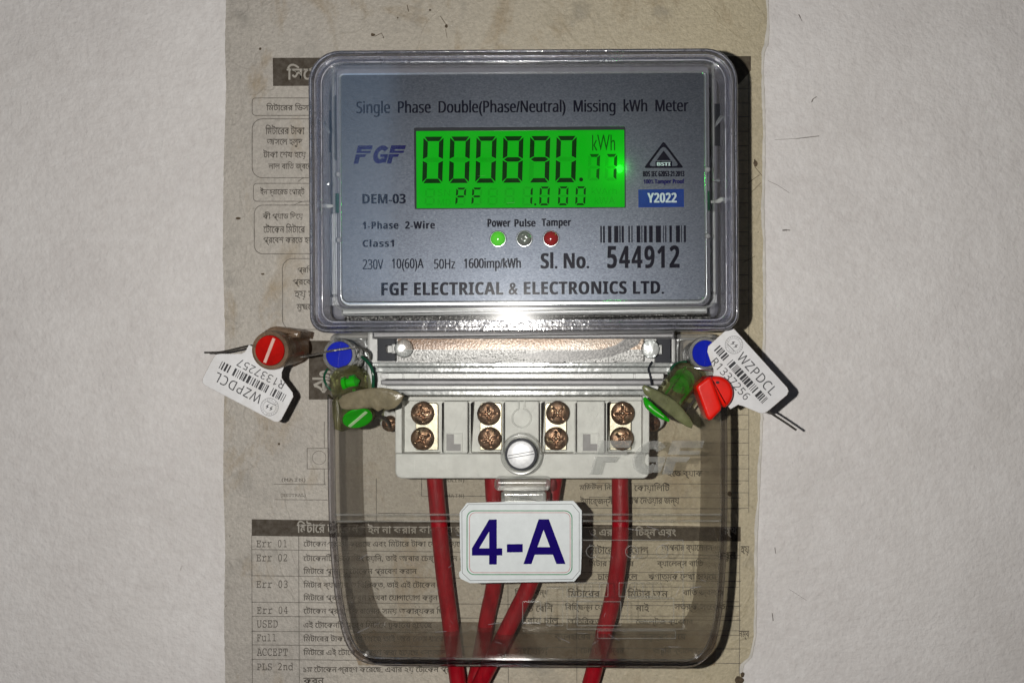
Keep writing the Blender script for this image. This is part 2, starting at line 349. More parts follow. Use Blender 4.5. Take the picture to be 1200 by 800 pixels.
def rr(x0, y0, x1, y1, r, n=6, r2=None):
    """rounded rectangle in pixels; r2 = radius of the two lower corners"""
    r2 = r if r2 is None else r2; out = []
    for (cx, cy, a0, q) in ((x1 - r, y0 + r, -90, r), (x1 - r2, y1 - r2, 0, r2), (x0 + r2, y1 - r2, 90, r2), (x0 + r, y0 + r, 180, r)):
        for i in range(n + 1):
            a = math.radians(a0 + 90 * i / n); out.append((cx + q * math.cos(a), cy + q * math.sin(a)))
    return out
def circ(cx, cy, r, n=32, ry=None, tilt=0):
    ry = r if ry is None else ry; t = math.radians(tilt); out = []
    for i in range(n):
        a = 2 * math.pi * i / n; x, y = r * math.cos(a), ry * math.sin(a)
        out.append((cx + x * math.cos(t) - y * math.sin(t), cy + x * math.sin(t) + y * math.cos(t)))
    return out
def inset(poly, d):
    n = len(poly); area = sum(poly[i][0] * poly[(i + 1) % n][1] - poly[(i + 1) % n][0] * poly[i][1] for i in range(n))
    sg = 1 if area > 0 else -1; out = []
    for i in range(n):
        x, y = poly[i]
        j = i - 1
        while math.hypot(x - poly[j][0], y - poly[j][1]) < 1e-6: j -= 1
        k = (i + 1) % n
        while math.hypot(x - poly[k][0], y - poly[k][1]) < 1e-6: k = (k + 1) % n
        a = Vector((x - poly[j][0], y - poly[j][1])).normalized(); b = Vector((poly[k][0] - x, poly[k][1] - y)).normalized()
        na = Vector((-a.y, a.x)) * sg; nb = Vector((-b.y, b.x)) * sg
        m = na + nb
        if m.length < 1e-6: m = na
        m.normalize(); c = max(0.35, m.dot(na)); out.append((x + m.x * d / c, y + m.y * d / c))
    return out
def pm(poly, h): return [uv(x, y, h) for x, y in poly]
def at(l, h): return [(u, v, h) for u, v in l]
def solid(mb, poly, h0, h1, bev=0.0, href=None, draft=0.0):
    l = pm(poly, h1 if href is None else href); loops = [at(inset(l, -draft) if draft else l, h0)]
    if bev:
        for t in (0, 30, 60, 90):
            a = math.radians(t); loops.append(at(inset(l, bev * (1 - math.cos(a))), h1 - bev + bev * math.sin(a)))
    else: loops.append(at(l, h1))
    return mb.loft(loops)
def frame(mb, po, pi, h0, h1, bev=0.0, href=None):
    hr = h1 if href is None else href; o = pm(po, hr); i = pm(pi, hr)
    if bev:
        loops = [at(o, h0)]
        for t in (0, 30, 60, 90):
            a = math.radians(t); loops.append(at(inset(o, bev * (1 - math.cos(a))), h1 - bev + bev * math.sin(a)))
        for t in (90, 60, 30, 0):
            a = math.radians(t); loops.append(at(inset(i, -bev * (1 - math.cos(a))), h1 - bev + bev * math.sin(a)))
        loops.append(at(i, h0))
    else: loops = [at(o, h0), at(o, h1), at(i, h1), at(i, h0)]
    return mb.loft(loops, closed=True)
def flat(mb, poly, h): return mb.add(at(pm(poly, h), h), [tuple(range(len(poly)))])
def box(mb, x0, y0, x1, y1, h0, h1, bev=0.0): return solid(mb, rr(x0, y0, x1, y1, 0.6, 2) if bev else [(x0, y0), (x1, y0), (x1, y1), (x0, y1)], h0, h1, bev)
def tube(mb, pts, r, n=12, cap=True, steps=6):
    """pts: mm points; Catmull-Rom through them"""
    pts = [Vector(p) for p in pts]; rs = r if isinstance(r, list) else [r] * len(pts)
    q = [pts[0] * 2 - pts[1]] + pts + [pts[-1] * 2 - pts[-2]]; path = []; rad = []
    for i in range(len(pts) - 1):
        for k in range(steps):
            t = k / steps; a, b, c, d = q[i:i + 4]
            path.append(0.5 * ((2 * b) + (c - a) * t + (2 * a - 5 * b + 4 * c - d) * t * t + (3 * b - a - 3 * c + d) * t ** 3)); rad.append(rs[i] * (1 - t) + rs[i + 1] * t)
    path.append(pts[-1]); rad.append(rs[-1])
    up = None; loops = []
    for i, p in enumerate(path):
        t = (path[min(i + 1, len(path) - 1)] - path[max(i - 1, 0)]).normalized()
        if up is None: up = t.orthogonal().normalized()
        up = (up - t * up.dot(t)).normalized(); s2 = t.cross(up)
        loops.append([p + (up * math.cos(2 * math.pi * k / n) + s2 * math.sin(2 * math.pi * k / n)) * rad[i] for k in range(n)])
    return mb.loft(loops, cap, cap)
def lathe(mb, A, B, prof, n=36, closed=False):
    """profile [(t along A->B in mm, radius mm)]"""
    A, B = Vector(A), Vector(B); ax = (B - A).normalized(); e1 = ax.orthogonal().normalized(); e2 = ax.cross(e1)
    return mb.loft([[A + ax * t + (e1 * math.cos(2 * math.pi * k / n) + e2 * math.sin(2 * math.pi * k / n)) * r for k in range(n)] for t, r in prof], closed=closed)

_tc = {}
def uni(s, up, lo, dg):
    return ''.join(chr(up + ord(c) - 65) if 'A' <= c <= 'Z' else chr(lo + ord(c) - 97) if 'a' <= c <= 'z' else chr(dg + ord(c) - 48) if '0' <= c <= '9' else c for c in s)
def sans(s): return uni(s, 0x1D5A0, 0x1D5BA, 0x1D7E2)
def sansb(s): return uni(s, 0x1D5D4, 0x1D5EE, 0x1D7EC)
def mono(s): return uni(s, 0x1D670, 0x1D68A, 0x1D7F6)
def tmesh(s, bold=0.0, shear=0.0, ext=0.0, spacing=1.0, res=3):
    k = (s, bold, shear, ext, spacing)
    if k in _tc: return _tc[k]
    c = bpy.data.curves.new('lettering', 'FONT'); c.body = s; c.size = 1; c.offset = bold; c.shear = shear; c.extrude = ext
    c.resolution_u = res; c.space_character = spacing
    o = bpy.data.objects.new('lettering', c); m = bpy.data.meshes.new_from_object(o)
    vs = [tuple(v.co) for v in m.vertices]; fs = [tuple(p.vertices) for p in m.polygons]
    bpy.data.objects.remove(o); bpy.data.curves.remove(c); bpy.data.meshes.remove(m)
    x0 = min(v[0] for v in vs); x1 = max(v[0] for v in vs); y0 = min(v[1] for v in vs); y1 = max(v[1] for v in vs)
    vs = [((v[0] - x0) / (x1 - x0), (v[1] - y0) / (y1 - y0), v[2]) for v in vs]
    _tc[k] = (vs, fs, (x1 - x0) / (y1 - y0)); return _tc[k]
def text(mb, s, x0, y0, x1, y1, h, bold=0.0, shear=0.0, spacing=1.0, thick=0.0):
    """lettering filling the pixel box"""
    if bold > 0: s, bold = sansb(s), 0
    elif bold == 0: s = sans(s)
    else: bold = 0
    vs, fs, _ = tmesh(s, bold, shear, 0, spacing)
    if thick: mb.add([P(x0 + thick + a * (x1 - x0 - thick), y1 - b * (y1 - y0), h + .004) for a, b, z in vs], fs)
    return mb.add([P(x0 + a * (x1 - x0 - thick), y1 - b * (y1 - y0), h) for a, b, z in vs], fs)
def ltext(mb, s, fn, a0, b0, a1, b1, bold=0.0, spacing=1.0):
    s, bold = sans(s), 0
    vs, fs, _ = tmesh(s, bold, 0, 0, spacing)
    return mb.add([fn(a0 + a * (a1 - a0), b0 + b * (b1 - b0)) for a, b, z in vs], fs)
def bn(s):
    """put Bengali signs into the order in which they are drawn"""
    s = list(s); out = []; i = 0; cons = lambda ch: 0x995 <= ord(ch) <= 0x9B9 or ch in 'য়ড়ঢ়'
    while i < len(s):
        if cons(s[i]):
            j = i + 1
            while j < len(s) and (s[j] == '\u09bc' or (s[j] == '\u09cd' and j + 1 < len(s))): j += 2 if s[j] == '\u09cd' else 1
            cl = s[i:j]; nx = s[j] if j < len(s) else ''
            if nx in ('\u09bf', '\u09c7', '\u09c8') and nx: out += [nx] + cl; j += 1
            elif nx == '\u09cb': out += ['\u09c7'] + cl + ['\u09be']; j += 1
            elif nx == '\u09cc': out += ['\u09c7'] + cl + ['\u09d7']; j += 1
            else: out += cl
            i = j
        else: out.append(s[i]); i += 1
    return ''.join(out)
_U = 0.0
def bpt(mb, s, x0, yc, hgt, h, bold=0.012, maxw=None, wid=1.0):
    """a line of Bengali (or Latin) print starting at x0, head line to foot about hgt px"""
    vs, fs, asp = tmesh(bn(s), bold, 0, 0, 1.0, 2)
    w = asp * hgt * wid
    if maxw: w = min(w, maxw)
    text_vs = [P(x0 + a * w, yc + hgt / 2 - b * hgt, h) for a, b, z in vs]
    mb.add(text_vs, fs); return w

# ---------------------------------------------------------------- wall
def grid_sheet(name, m, x0, x1, y0, y1, step, h, amp, parent=None):
    mb = MB(); nx = int((x1 - x0) / step) + 1; ny = int((y1 - y0) / step) + 1
    for j in range(ny):
        for i in range(nx):
            u, v, _ = P(x0 + i * step, y0 + j * step, 0)
            mb.v.append((u, v, h + amp * (noise.fractal(Vector((u * .09, v * .09, 3)), 1.0, 2.0, 3))))
    for j in range(ny - 1):
        for i in range(nx - 1):
            a = j * nx + i; mb.f.append((a, a + 1, a + nx + 1, a + nx))
    return mb.build(name, m, parent, smooth=180, recalc=False)
wall = grid_sheet('wall', m_wall, -500, 1700, -600, 1400, 10, -0.32, 0.14); tag(wall, kind='structure')
wall.data.flip_normals() if wall.data.polygons[0].normal.y > 0 else None

# ---------------------------------------------------------------- printed sheet pasted to the wall
sheet = thing('instruction_sheet', 'stained beige printed instruction sheet pasted on the wall behind the meter', 'sheet', 580, 400)
def wob(a, b, t): return a + (b - a) * t
edge = []
right = [(901, -60), (900.5, 0), (901.5, 35), (900, 52), (896, 62), (894.5, 80), (896.5, 120), (897, 180), (895.5, 240), (897.5, 320), (897, 400), (894.5, 480), (893, 520), (890, 580), (887.5, 640), (887, 700), (886, 745), (881, 770), (872, 778), (868, 800), (864, 830), (866, 880)]
left = [(263, 880), (264, 800), (262.5, 720), (264, 640), (261.5, 560), (262.5, 470), (263.5, 380), (261, 300), (262, 200), (265, 100), (263.5, 50), (265, 0), (264, -60)]
def rough_edge(pts, seed):
    out = []
    for (x0, y0), (x1, y1) in zip(pts[:-1], pts[1:]):
        n = max(2, int(abs(y1 - y0) / 5))
        for k in range(n):
            t = k / n; out.append((wob(x0, x1, t) + 0.8 * noise.noise(Vector((k * .7, y0 * .05, seed))), wob(y0, y1, t)))
    out.append(pts[-1]); return out
poly = rough_edge(right, 1) + rough_edge(left, 5)
mb = MB(); solid(mb, poly, 0.05, 0.45, 0)
sheet_body = mb.build('paper', m_paper, sheet, smooth=None)
# torn white peel along the right edge
rp = [p for p in rough_edge(right, 1) if -60 < p[1] < 790]
mb = MB(); lo_, hi_ = [], []
for i, (x, y) in enumerate(rp):
    w = 3.2 + 2.2 * noise.noise(Vector((y * .03, 0, 9)))
    lo_.append((x - w, y)); hi_.append((x - 0.2, y))
a_, b_ = at(pm(lo_, .5), .47), at(pm(hi_, .5), .56)
mb.add(a_ + b_, [(i, i + 1, i + 1 + len(a_), i + len(a_)) for i in range(len(a_) - 1)])
mb.build('torn_paper_edge', m_peel, sheet, smooth=None)
HP = 0.50
def strip(mb, x0, y0, x1, y1, w, h=HP):
    dx, dy = x1 - x0, y1 - y0; l = math.hypot(dx, dy) or 1; nx, ny = -dy / l * w / 2, dx / l * w / 2
    return flat(mb, [(x0 + nx, y0 + ny), (x1 + nx, y1 + ny), (x1 - nx, y1 - ny), (x0 - nx, y0 - ny)], h)
def outline(mb, poly, w, h=HP):
    n = len(poly); l = pm(poly, h); a = inset(l, -mm(w / 2, h)); b = inset(l, mm(w / 2, h))
    return mb.loft([at(a, h), at(b, h)], False, False)
# header bars
mb = MB(); flat(mb, [(319.5, 68), (880, 66), (880, 83), (866, 99), (320, 101)], HP); mb.build('header_bar', m_bar, sheet, None)
mb = MB(); flat(mb, [(362, 399), (620, 399), (620, 468), (362, 468)], HP); mb.build('header_bar', m_bar, sheet, None)
mb = MB(); flat(mb, [(295, 608), (868, 617), (868, 634), (295, 627.5)], HP); mb.build('header_bar', m_bar, sheet, None)
def one(fn, name, m, parent, *a, **k):
    mb = MB(); fn(mb, *a, **k); return mb.build(name, m, parent, None)
RL = ('reversed_lettering', m_reverse, sheet)
one(bpt, *RL, 'সিস্টেম পরিচিতি', 336, 87, 24, HP + .04, 0.02)
one(bpt, *RL, 'কী', 366, 447, 26, HP + .04, 0.015)
one(bpt, *RL, 'মিটারে টোকেন', 348, 617, 14.5, HP + .04, 0.02, 72)
one(bpt, *RL, 'ইন না করার কারণ ও প্রতিকার', 431, 620.5, 14.5, HP + .04, 0.02, 180)
one(bpt, *RL, 'ও এর কিছু চিহ্ন এবং', 690, 623.5, 14.5, HP + .04, 0.02, 135)
one(bpt, *RL, 'র্থ', 848, 623, 13, HP + .04, 0.02, 16)
# callout boxes
for b in (rr(295.5, 115, 520, 135.5, 4), rr(295.5, 139.5, 520, 208.5, 12), rr(297, 215, 520, 236, 4), rr(298, 240.5, 520, 297.5, 10), rr(331, 303, 520, 386, 12)):
    one(outline, 'callout_box', m_line, sheet, b, 1.0)
for l in ((349, 213, 356, 208), (345, 240, 354, 236)): one(strip, 'ruled_line', m_line, sheet, *l, 0.9)
for s, x, y, hh, mw in (('মিটারের ডিসপ্লে', 312, 126.5, 11.5, 75), ('মিটারের টাকা', 311, 152, 11.5, 46), ('আসলে হলুদ', 312.5, 167, 11.5, 42), ('টাকা শেষ হয়ে', 308.5, 181, 11.5, 50), ('লাল বাতি জ্বলে', 314.5, 195, 11.5, 52),
                       ('ইনফ্রারেড পোর্ট', 305, 225, 11.5, 52), ('কী প্যাড দিয়ে', 308, 253.5, 11, 47), ('টোকেন মিটারে', 308.5, 267.5, 11, 49), ('প্রবেশ করতে হয়', 308.5, 282, 11, 58),
                       ('প্রতিটি', 348.5, 316.5, 10.5, 26), ('প্রবেশ', 343, 331, 10.5, 28), ('হয় ম', 345, 346, 10.5, 24), ('মুছতে', 347.5, 360, 11, 28)):
    one(bpt, 'callout_lettering', m_ink, sheet, s, x, y, hh, HP + .02, 0.014, mw)
# small outline drawing beside the terminal cover and the right-hand ruled column
one(outline, 'drawn_outline', m_line, sheet, [(360, 525), (386, 525), (386, 549), (360, 549)], 0.9)
for l in ((380, 494, 380, 525), (380, 549, 380, 567), (321, 567, 382, 567.5), (322, 585, 384, 585.5), (441, 560, 441, 612), (494, 560, 494, 581), (494, 581, 590, 581), (443, 601, 545, 602)): one(strip, 'ruled_line', m_line, sheet, *l, 0.9)
one(outline, 'drawn_outline', m_line, sheet, circ(374, 536, 8, 20), 0.7)
one(strip, 'ruled_line', m_line, sheet, 877.5, 83, 877.5, 600, 0.8)
for y in [104, 121, 137, 154, 171, 188, 204, 221, 238, 255, 272, 288, 305, 322, 340, 356, 486, 503, 519, 533, 549, 563, 577, 595]: one(strip, 'ruled_line', m_line, sheet, 820, y, 877, y, 0.8)
one(strip, 'ruled_line', m_line, sheet, 690, 566, 868, 567, .8); one(strip, 'ruled_line', m_line, sheet, 690, 582, 868, 583, .8); one(strip, 'ruled_line', m_line, sheet, 690, 595, 868, 596, .8)
for s, x, y, hh, mw in (('সাপ্লাই', 735, 551, 10, 20), ('হতে ব্যাক', 782, 555, 11, 55), ('মডিউল নিম্ন', 679, 571, 11, 48), ('কোয়ালিটি', 743, 571, 12, 42), ('ইমার্জেন্সী', 680, 587, 12, 40), ('ব্যাপ নেওয়ার জন্য', 730, 587, 12, 66)):
    one(bpt, 'printed_lettering', m_ink, sheet, s, x, y, hh, HP + .02, 0.016, mw)
one(text, 'printed_lettering', m_ink, sheet, mono('(MAIN)'), 330, 559.5, 358, 565, HP + .02, -.01); one(text, 'printed_lettering', m_ink, sheet, mono('(NEUTRAL)'), 329, 577.5, 358, 583, HP + .02, -.01)
one(text, 'printed_lettering', m_ink, sheet, mono('(MAIN)'), 519, 560, 544, 566, HP + .02, -.01); one(text, 'printed_lettering', m_ink, sheet, mono('(MAIN)'), 521, 578, 544, 584, HP + .02, -.01)
# brown damp stain where dirt has washed down inside the cover
r_ = random.Random(5); top = [(x, 741 + 5 * noise.noise(Vector((x * .05, 3, 1))) + (7 * noise.noise(Vector((x * .2, 8, 1))))) for x in range(408, 846, 6)]
mb = MB(); flat(mb, top + [(838, 779), (420, 779)], .465); mb.build('damp_stain', m_stain, sheet, None)
mb = MB(); flat(mb, [(x, y - 9 - 6 * abs(noise.noise(Vector((x * .03, 1, 4))))) for x, y in top if 560 < x < 840] + [(838, 745), (566, 745)], .46); mb.build('damp_stain', m_stainpale, sheet, None)
# error table
rows = [643.5, 674, 705, 721.5, 739, 755, 772, 812]
def ty(x, y): return y + (x - 295) * 0.012
for y in rows: one(strip, 'ruled_line', m_line, sheet, 295, y, 868, ty(868, y) - (2 if y > 700 else 0), 0.9)
for x in (295, 350): one(strip, 'ruled_line', m_line, sheet, x, 627, x + 1, 860, 0.9)
one(strip, 'ruled_line', m_line, sheet, 595, 633, 596, 860, .9); one(strip, 'ruled_line', m_line, sheet, 867, 635, 866, 860, .9); one(strip, 'ruled_line', m_line, sheet, 676, 680, 676, 860, .9)
for y in (652, 669, 686, 703, 720, 737): one(strip, 'ruled_line', m_line, sheet, 640, y + 1, 866, y + 1.5, 0.8)
for s, x0, x1, yc in (('Err  01', 300.5, 336, 636.5), ('Err  02', 300.5, 336.5, 653), ('Err  03', 300.5, 337, 684), ('Err  04', 301, 337, 714.5), ('USED', 301, 325.5, 730.5), ('Full', 301, 323.5, 746.5), ('ACCEPT', 301, 337, 763.5), ('PLS  2nd', 301, 343.5, 780.5)):
    one(text, 'printed_lettering', m_ink, sheet, mono(s), x0, yc - 4.5, x1, yc + 4.5, HP + .02, -0.006)
for s, x, y, mw in (('টোকেন গ্রহণ করেছে এবং মিটারে টাকা যোগ হয়েছে', 355.5, 637, 190), ('টোকেনটি ডিকোডিং হয়নি, তাই আবার চেষ্টা করুন এবং', 355.5, 654, 238), ('মিটারে পুনরায় টোকেন প্রবেশ করান', 355.5, 669, 170),
                   ('মিটার ব্যবহার অতিরিক্ত, তাই এই টোকেন গ্রহণ', 355.5, 685, 238), ('মিটারে প্রবেশ করুন অথবা যোগাযোগ করুন', 355.5, 700, 190), ('টোকেন প্রবেশ করানোর সময় অকার্যকর ছিল', 355.5, 715.5, 235),
                   ('এই টোকেনটি পূর্বে মিটারে ঢুকানো হয়েছে', 355.5, 732, 215), ('মিটারের টাকা পূর্ণ আছে তাই আর নেয়া যাবে না', 355.5, 748, 225), ('মিটারে এই টোকেন গ্রহণ করা হয়েছে ধন্যবাদ', 355.5, 764, 220),
                   ('১ম টোকেন গ্রহণ করেছে, এবার ২য় টোকেন প্রবেশ', 355.5, 784, 290), ('করুন', 355.5, 799, 30),
                   ('মিটারের সংযোগ', 690, 643, 70), ('আপনার ব্যালেন্স', 775, 642, 60), ('মিটার ব্যবহার', 690, 660, 70), ('ব্যালেন্স বাতি', 770, 660, 70), ('চালু থাকলে', 700, 676, 50), ('ঋণাত্মক দেখা হয়েছে', 760, 676, 80),
                   ('মিটারের', 665, 694, 42), ('মিটার অন', 735, 694, 50), ('বিচ্ছিন্ন যে', 662, 711, 50), ('নাই', 745, 711, 20), ('অতিরিক্ত লোড', 665, 728, 70), ('ভোল্টেজ ব্যবহার', 745, 728, 80), ('ব্যবহারের জন্য', 650, 746, 80), ('মিটার বন্ধ', 603, 694, 45), ('লোড বেশি', 603, 711, 45), ('পুনরায় চালু', 603, 728, 60), ('সংযোগ', 603, 762, 40), ('টোকেন নম্বর', 680, 762, 70), ('জরুরি ব্যালেন্স', 765, 762, 75), ('বাতি জ্বলবে', 800, 694, 50), ('সতর্ক সংকেত', 790, 711, 60), ('করুন', 838, 652, 26), ('হয়', 868, 645, 10), ('নম্ব', 866, 744, 12), ('অনুগ্রহ করে', 750, 746, 60)):
    one(bpt, 'printed_lettering', m_ink, sheet, s, x, y, 11, HP + .02, 0.014, mw)
# dirt marks and the glue hole at the lower right
mb = MB()
def blob(mb, x, y, r, h, seed, el=1.0, n=18):
    return flat(mb, [(x + r * el * math.cos(t) * (1 + .45 * noise.noise(Vector((math.cos(t) * 1.3, math.sin(t) * 1.3, seed)))), y + r * math.sin(t) * (1 + .45 * noise.noise(Vector((math.cos(t) * 1.3 + 7, math.sin(t) * 1.3, seed))))) for t in [2 * math.pi * i / n for i in range(n)]], h)
for x, y, r, s, e in ((885.5, 192, 3.4, 1, .75), (884.5, 188, 1.6, 2, .6), (855, 578.5, 3.2, 3, .8), (866, 797, 5.5, 4, .9), (870, 790, 3, 5, .8), (305, 57.5, 1.5, 6, 1), (523, 31, 2.1, 7, .8), (437, 41, 1.8, 8, 1.6), (449, 44, 1.0, 9, .5), (504, 12, 1.2, 10, 1.2), (466, 21, 1.0, 11, .8), (279, 256, 1.6, 12, 1.8), (308, 321, 1.2, 13, 1.8), (327, 520, 1.4, 14, .9), (478, 11, .9, 15, .4)):
    blob(mb, x, y, r, HP + .06, s, e)
mb.build('dirt_marks', m_dirt, sheet, None); bpy.data.objects['dirt_marks']['kind'] = 'stuff'
mb = MB()
for s_ in ((439, 43, 447, 39, .7), (447, 39, 450, 45, .6), (516, 19, 522, 28, .7), (477, 6, 479, 14, .8), (522, 34, 524, 45, .5), (876, 215, 890, 205, .6), (880, 226, 892, 214, .5), (885, 196, 893, 206, .6), (870, 308, 885, 300, .5)):
    strip(mb, *s_, HP + .06)
mb.build('thin_scratch_marks', m_dirt, sheet, None); bpy.data.objects['thin_scratch_marks']['kind'] = 'stuff'
# marks in the plaster, part of the wall
mb = MB()
for s_ in ((908, 164, 934, 162.5, .4), (934, 162.5, 960, 159.5, .8), (951, 120, 953, 116, 1.3), (953, 116, 957, 113.5, .8), (936, 17, 938, 21, 1.1), (938, 21, 940, 25, .6), (900, 212, 911, 217, .5), (911, 217, 925, 226, .4), (917, 270, 922, 269.6, 1.7), (922, 269.6, 926, 269.8, 1.1), (905, 718, 906, 727, .9), (908, 641, 909, 648, .8), (925, 690, 945, 703, .3)):
    strip(mb, *s_, -.10)
mb.build('wall_scratch', m_mark, wall, None)['kind'] = 'stuff'

# ---------------------------------------------------------------- electricity meter
meter = thing('electricity_meter', 'grey single phase electricity meter with clear cover and lit green display', 'meter', 612, 400)
ROT[0] = 0.35
# clear rear tray and housing
mb = MB(); solid(mb, rr(378, 70, 850, 376, 26, 6, 12), 1.2, 13, 1.0)
mb.build('rear_tray', m_housing, meter)
mb = MB(); solid(mb, rr(386, 78, 842, 374, 10), 13.05, 31, 1.5)
house = mb.build('inner_housing', m_housing, meter)
# lower lighter side panels on the housing
for x0, x1 in ((385.5, 396), (829, 838.5)): mb = MB(); box(mb, x0, 249, x1, 344, 31.03, 32.2, .3); mb.build('side_panel', m_panel, meter)
for x0, x1 in ((384, 398), (828, 840)): mb = MB(); box(mb, x0, 346.5, x1, 357, 31.03, 33, .3); mb.build('side_panel', m_panel, meter)
for x0, y0, x1, y1 in ((377.5, 128, 388, 177), (838, 123, 848, 172)):
    mb = MB(); box(mb, x0, y0, x1, y1, 31.03, 31.6, .2); mb.build('side_slot', m_dark, meter)
for x0, y0, x1, y1 in ((391, 110, 397.5, 186), (826, 104, 831.5, 186)):
    mb = MB(); solid(mb, rr(x0, y0, x1, y1, 3), 31.03, 38, .4); mb.build('side_groove', m_dark, meter)
for x0, x1 in ((392, 398.5), (826, 832)):
    mb = MB(); box(mb, x0, 225, x1, 248, 31.03, 43.4, .3); mb.build('green_tab', m_green_glass, meter)
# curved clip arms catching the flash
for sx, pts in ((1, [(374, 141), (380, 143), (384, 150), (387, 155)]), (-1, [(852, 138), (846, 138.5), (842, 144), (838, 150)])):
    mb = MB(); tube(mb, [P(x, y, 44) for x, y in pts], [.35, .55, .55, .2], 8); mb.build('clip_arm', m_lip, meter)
for pts in ([(372, 240.5), (378, 238), (383, 240), (391, 240)], [(853, 236), (846, 235), (842, 237), (833, 238)]):
    mb = MB(); tube(mb, [P(x, y, 43) for x, y in pts], [.4, .7, .7, .4], 8); mb.build('clip_arm', m_silver, meter)
for x0, y0, x1, y1 in ((382, 211.5, 386.5, 216), (370, 211.5, 373, 216.5), (836, 211, 844, 214.5)):
    mb = MB(); box(mb, x0, y0, x1, y1, 42, 43, .2); mb.build('white_locating_pip', m_lip, meter)
for x, y in ((396.5, 203), (396.5, 280), (829, 200), (829, 278)):
    mb = MB(); lathe(mb, P(x, y, 38), P(x, y, 44.6), [(0, .95), (6, .95), (6.4, .7), (6.6, .02)], 20); mb.build('round_boss', m_midgrey, meter)
# nameplate carrier, a raised pale frame with a bright lower lip
mb = MB(); solid(mb, rr(394, 76, 832, 360, 9, 6, 12), 31.05, 42.2, .6); mb.build('nameplate_carrier', m_housing, meter)
mb = MB(); frame(mb, rr(396.5, 85.0, 829.5, 358.5, 5, 6, 12), rr(400.5, 86.6, 825.5, 352, 4, 6, 8), 42.2, 43.9, .5)
mb.build('nameplate_lip', m_lip, meter)
# nameplate with the display window cut out
LW = (486, 149, 733, 244)
mb = MB(); frame(mb, rr(400.2, 86.2, 825.8, 352.4, 4, 6, 8), rr(*LW, 1.0), 42.25, 43.5, .12)
plate = mb.build('nameplate', m_alu, meter)
mb = MB(); frame(mb, rr(LW[0] - .2, LW[1] - .2, LW[2] + .2, LW[3] + .2, 1.0), rr(LW[0] + 1.8, LW[1] + 3.6, LW[2] - 1, LW[3] - .6, .6), 42.22, 43.2)
mb.build('display_bezel', m_dark, meter)
mb = MB(); solid(mb, rr(LW[0] - .2, LW[1], LW[2] + .5, LW[3] + .2, .6), 42.0, 42.6); lcd = mb.build('display', m_lcd, meter)
HL = 42.66
def LP(x, y): return (480 + x / 4.615, 140 + y / 4.615)
SEG = {'0': 'abcdef', '1': 'bc', '7': 'abc', '8': 'abcdefg', '9': 'abcfgd', 'P': 'abefg', 'F': 'aefg', '.': ''}
def seg_polys(x0, y0, w, h, t, sl, g):
    """seven segments, in display units"""
    m_ = y0 + h / 2
    def q(pts): return [(x + sl * (y0 + h - y) / h, y) for x, y in pts]
    x1, y1 = x0 + w, y0 + h; c = t * .75
    return {
        'a': q([(x0 + g + 2, y0), (x1 - g - 2, y0), (x1 - c - g, y0 + t), (x0 + c + g, y0 + t)]),
        'd': q([(x0 + c + g, y1 - t), (x1 - c - g, y1 - t), (x1 - g - 1, y1), (x0 + g + 1, y1)]),
        'g': q([(x0 + g + 2, m_), (x0 + c + g + 2, m_ - t / 2), (x1 - c - g - 2, m_ - t / 2), (x1 - g - 2, m_), (x1 - c - g - 2, m_ + t / 2), (x0 + c + g + 2, m_ + t / 2)]),
        'f': q([(x0, y0 + g + 1), (x0 + t * 1.02, y0 + t + g), (x0 + t * 1.02, m_ - t / 2 - g), (x0, m_ - g)]),
        'b': q([(x1, y0 + g + 1), (x1 - t * 1.02, y0 + t + g), (x1 - t * 1.02, m_ - t / 2 - g), (x1, m_ - g)]),
        'e': q([(x0, y1 - g - 1), (x0 + t * 1.02, y1 - t - g), (x0 + t * 1.02, m_ + t / 2 + g), (x0, m_ + g)]),
        'c': q([(x1, y1 - g - 1), (x1 - t * 1.02, y1 - t - g), (x1 - t * 1.02, m_ + t / 2 + g), (x1, m_ + g)])}
def digit(chx, x0, y0, w, h, t, sl, g, on, off, hh=HL):
    s_ = seg_polys(x0, y0, w, h, t, sl, g); lit = SEG[chx]
    mb = MB(); [flat(mb, [LP(*p) for p in s_[k]], hh) for k in lit]; mb.build('display_digit', on, lcd, None)
    rest = [k for k in s_ if k not in lit]
    if rest and off:
        mb = MB(); [flat(mb, [LP(*p) for p in s_[k]], hh) for k in rest]; mb.build('unlit_segment', off, lcd, None)
for chx, x0 in zip('000890', (68, 212, 355, 500, 645, 788)): digit(chx, x0, 91, 109, 251, 24, 9, 5, m_segon, m_segoff)
for chx, x0 in zip('77', (962, 1055)): digit(chx, x0, 190, 63, 144, 16, 7, 4, m_segdim, m_segoff)
for chx, x0 in zip('PF', (246, 333)): digit(chx, x0, 367, 54, 96, 11, 7, 4, m_segon2, m_segoff)
for chx, x0 in zip('1000', (608, 700, 801, 895)): digit(chx, x0, 364, 54, 102, 11, 5, 4, m_segon2, m_segoff)
for x0 in (80, 420, 510): 
    s_ = seg_polys(x0, 370, 54, 92, 10, 5, 4); mb = MB(); [flat(mb, [LP(*p) for p in s_[k]], HL) for k in s_]; mb.build('unlit_segment', m_segoff, lcd, None)
mb = MB(); flat(mb, [LP(*p) for p in circ(928, 327, 11, 16)], HL); flat(mb, [LP(*p) for p in circ(679, 460, 6, 12)], HL); mb.build('decimal_point', m_segon, lcd, None)
mb = MB(); text(mb, 'kWh', *LP(989, 86), *LP(1113, 172), HL, -.004); mb.build('display_lettering', m_segdim, lcd, None)
mb = MB(); text(mb, 'SN', *LP(152, 375), *LP(218, 412), HL); text(mb, 'MD', *LP(152, 428), *LP(222, 466), HL); text(mb, 'kWA', *LP(1000, 420), *LP(1110, 460), HL); text(mb, 'kVArh', *LP(985, 372), *LP(1120, 408), HL)
mb.build('faint_display_lettering', m_segoff, lcd, None)
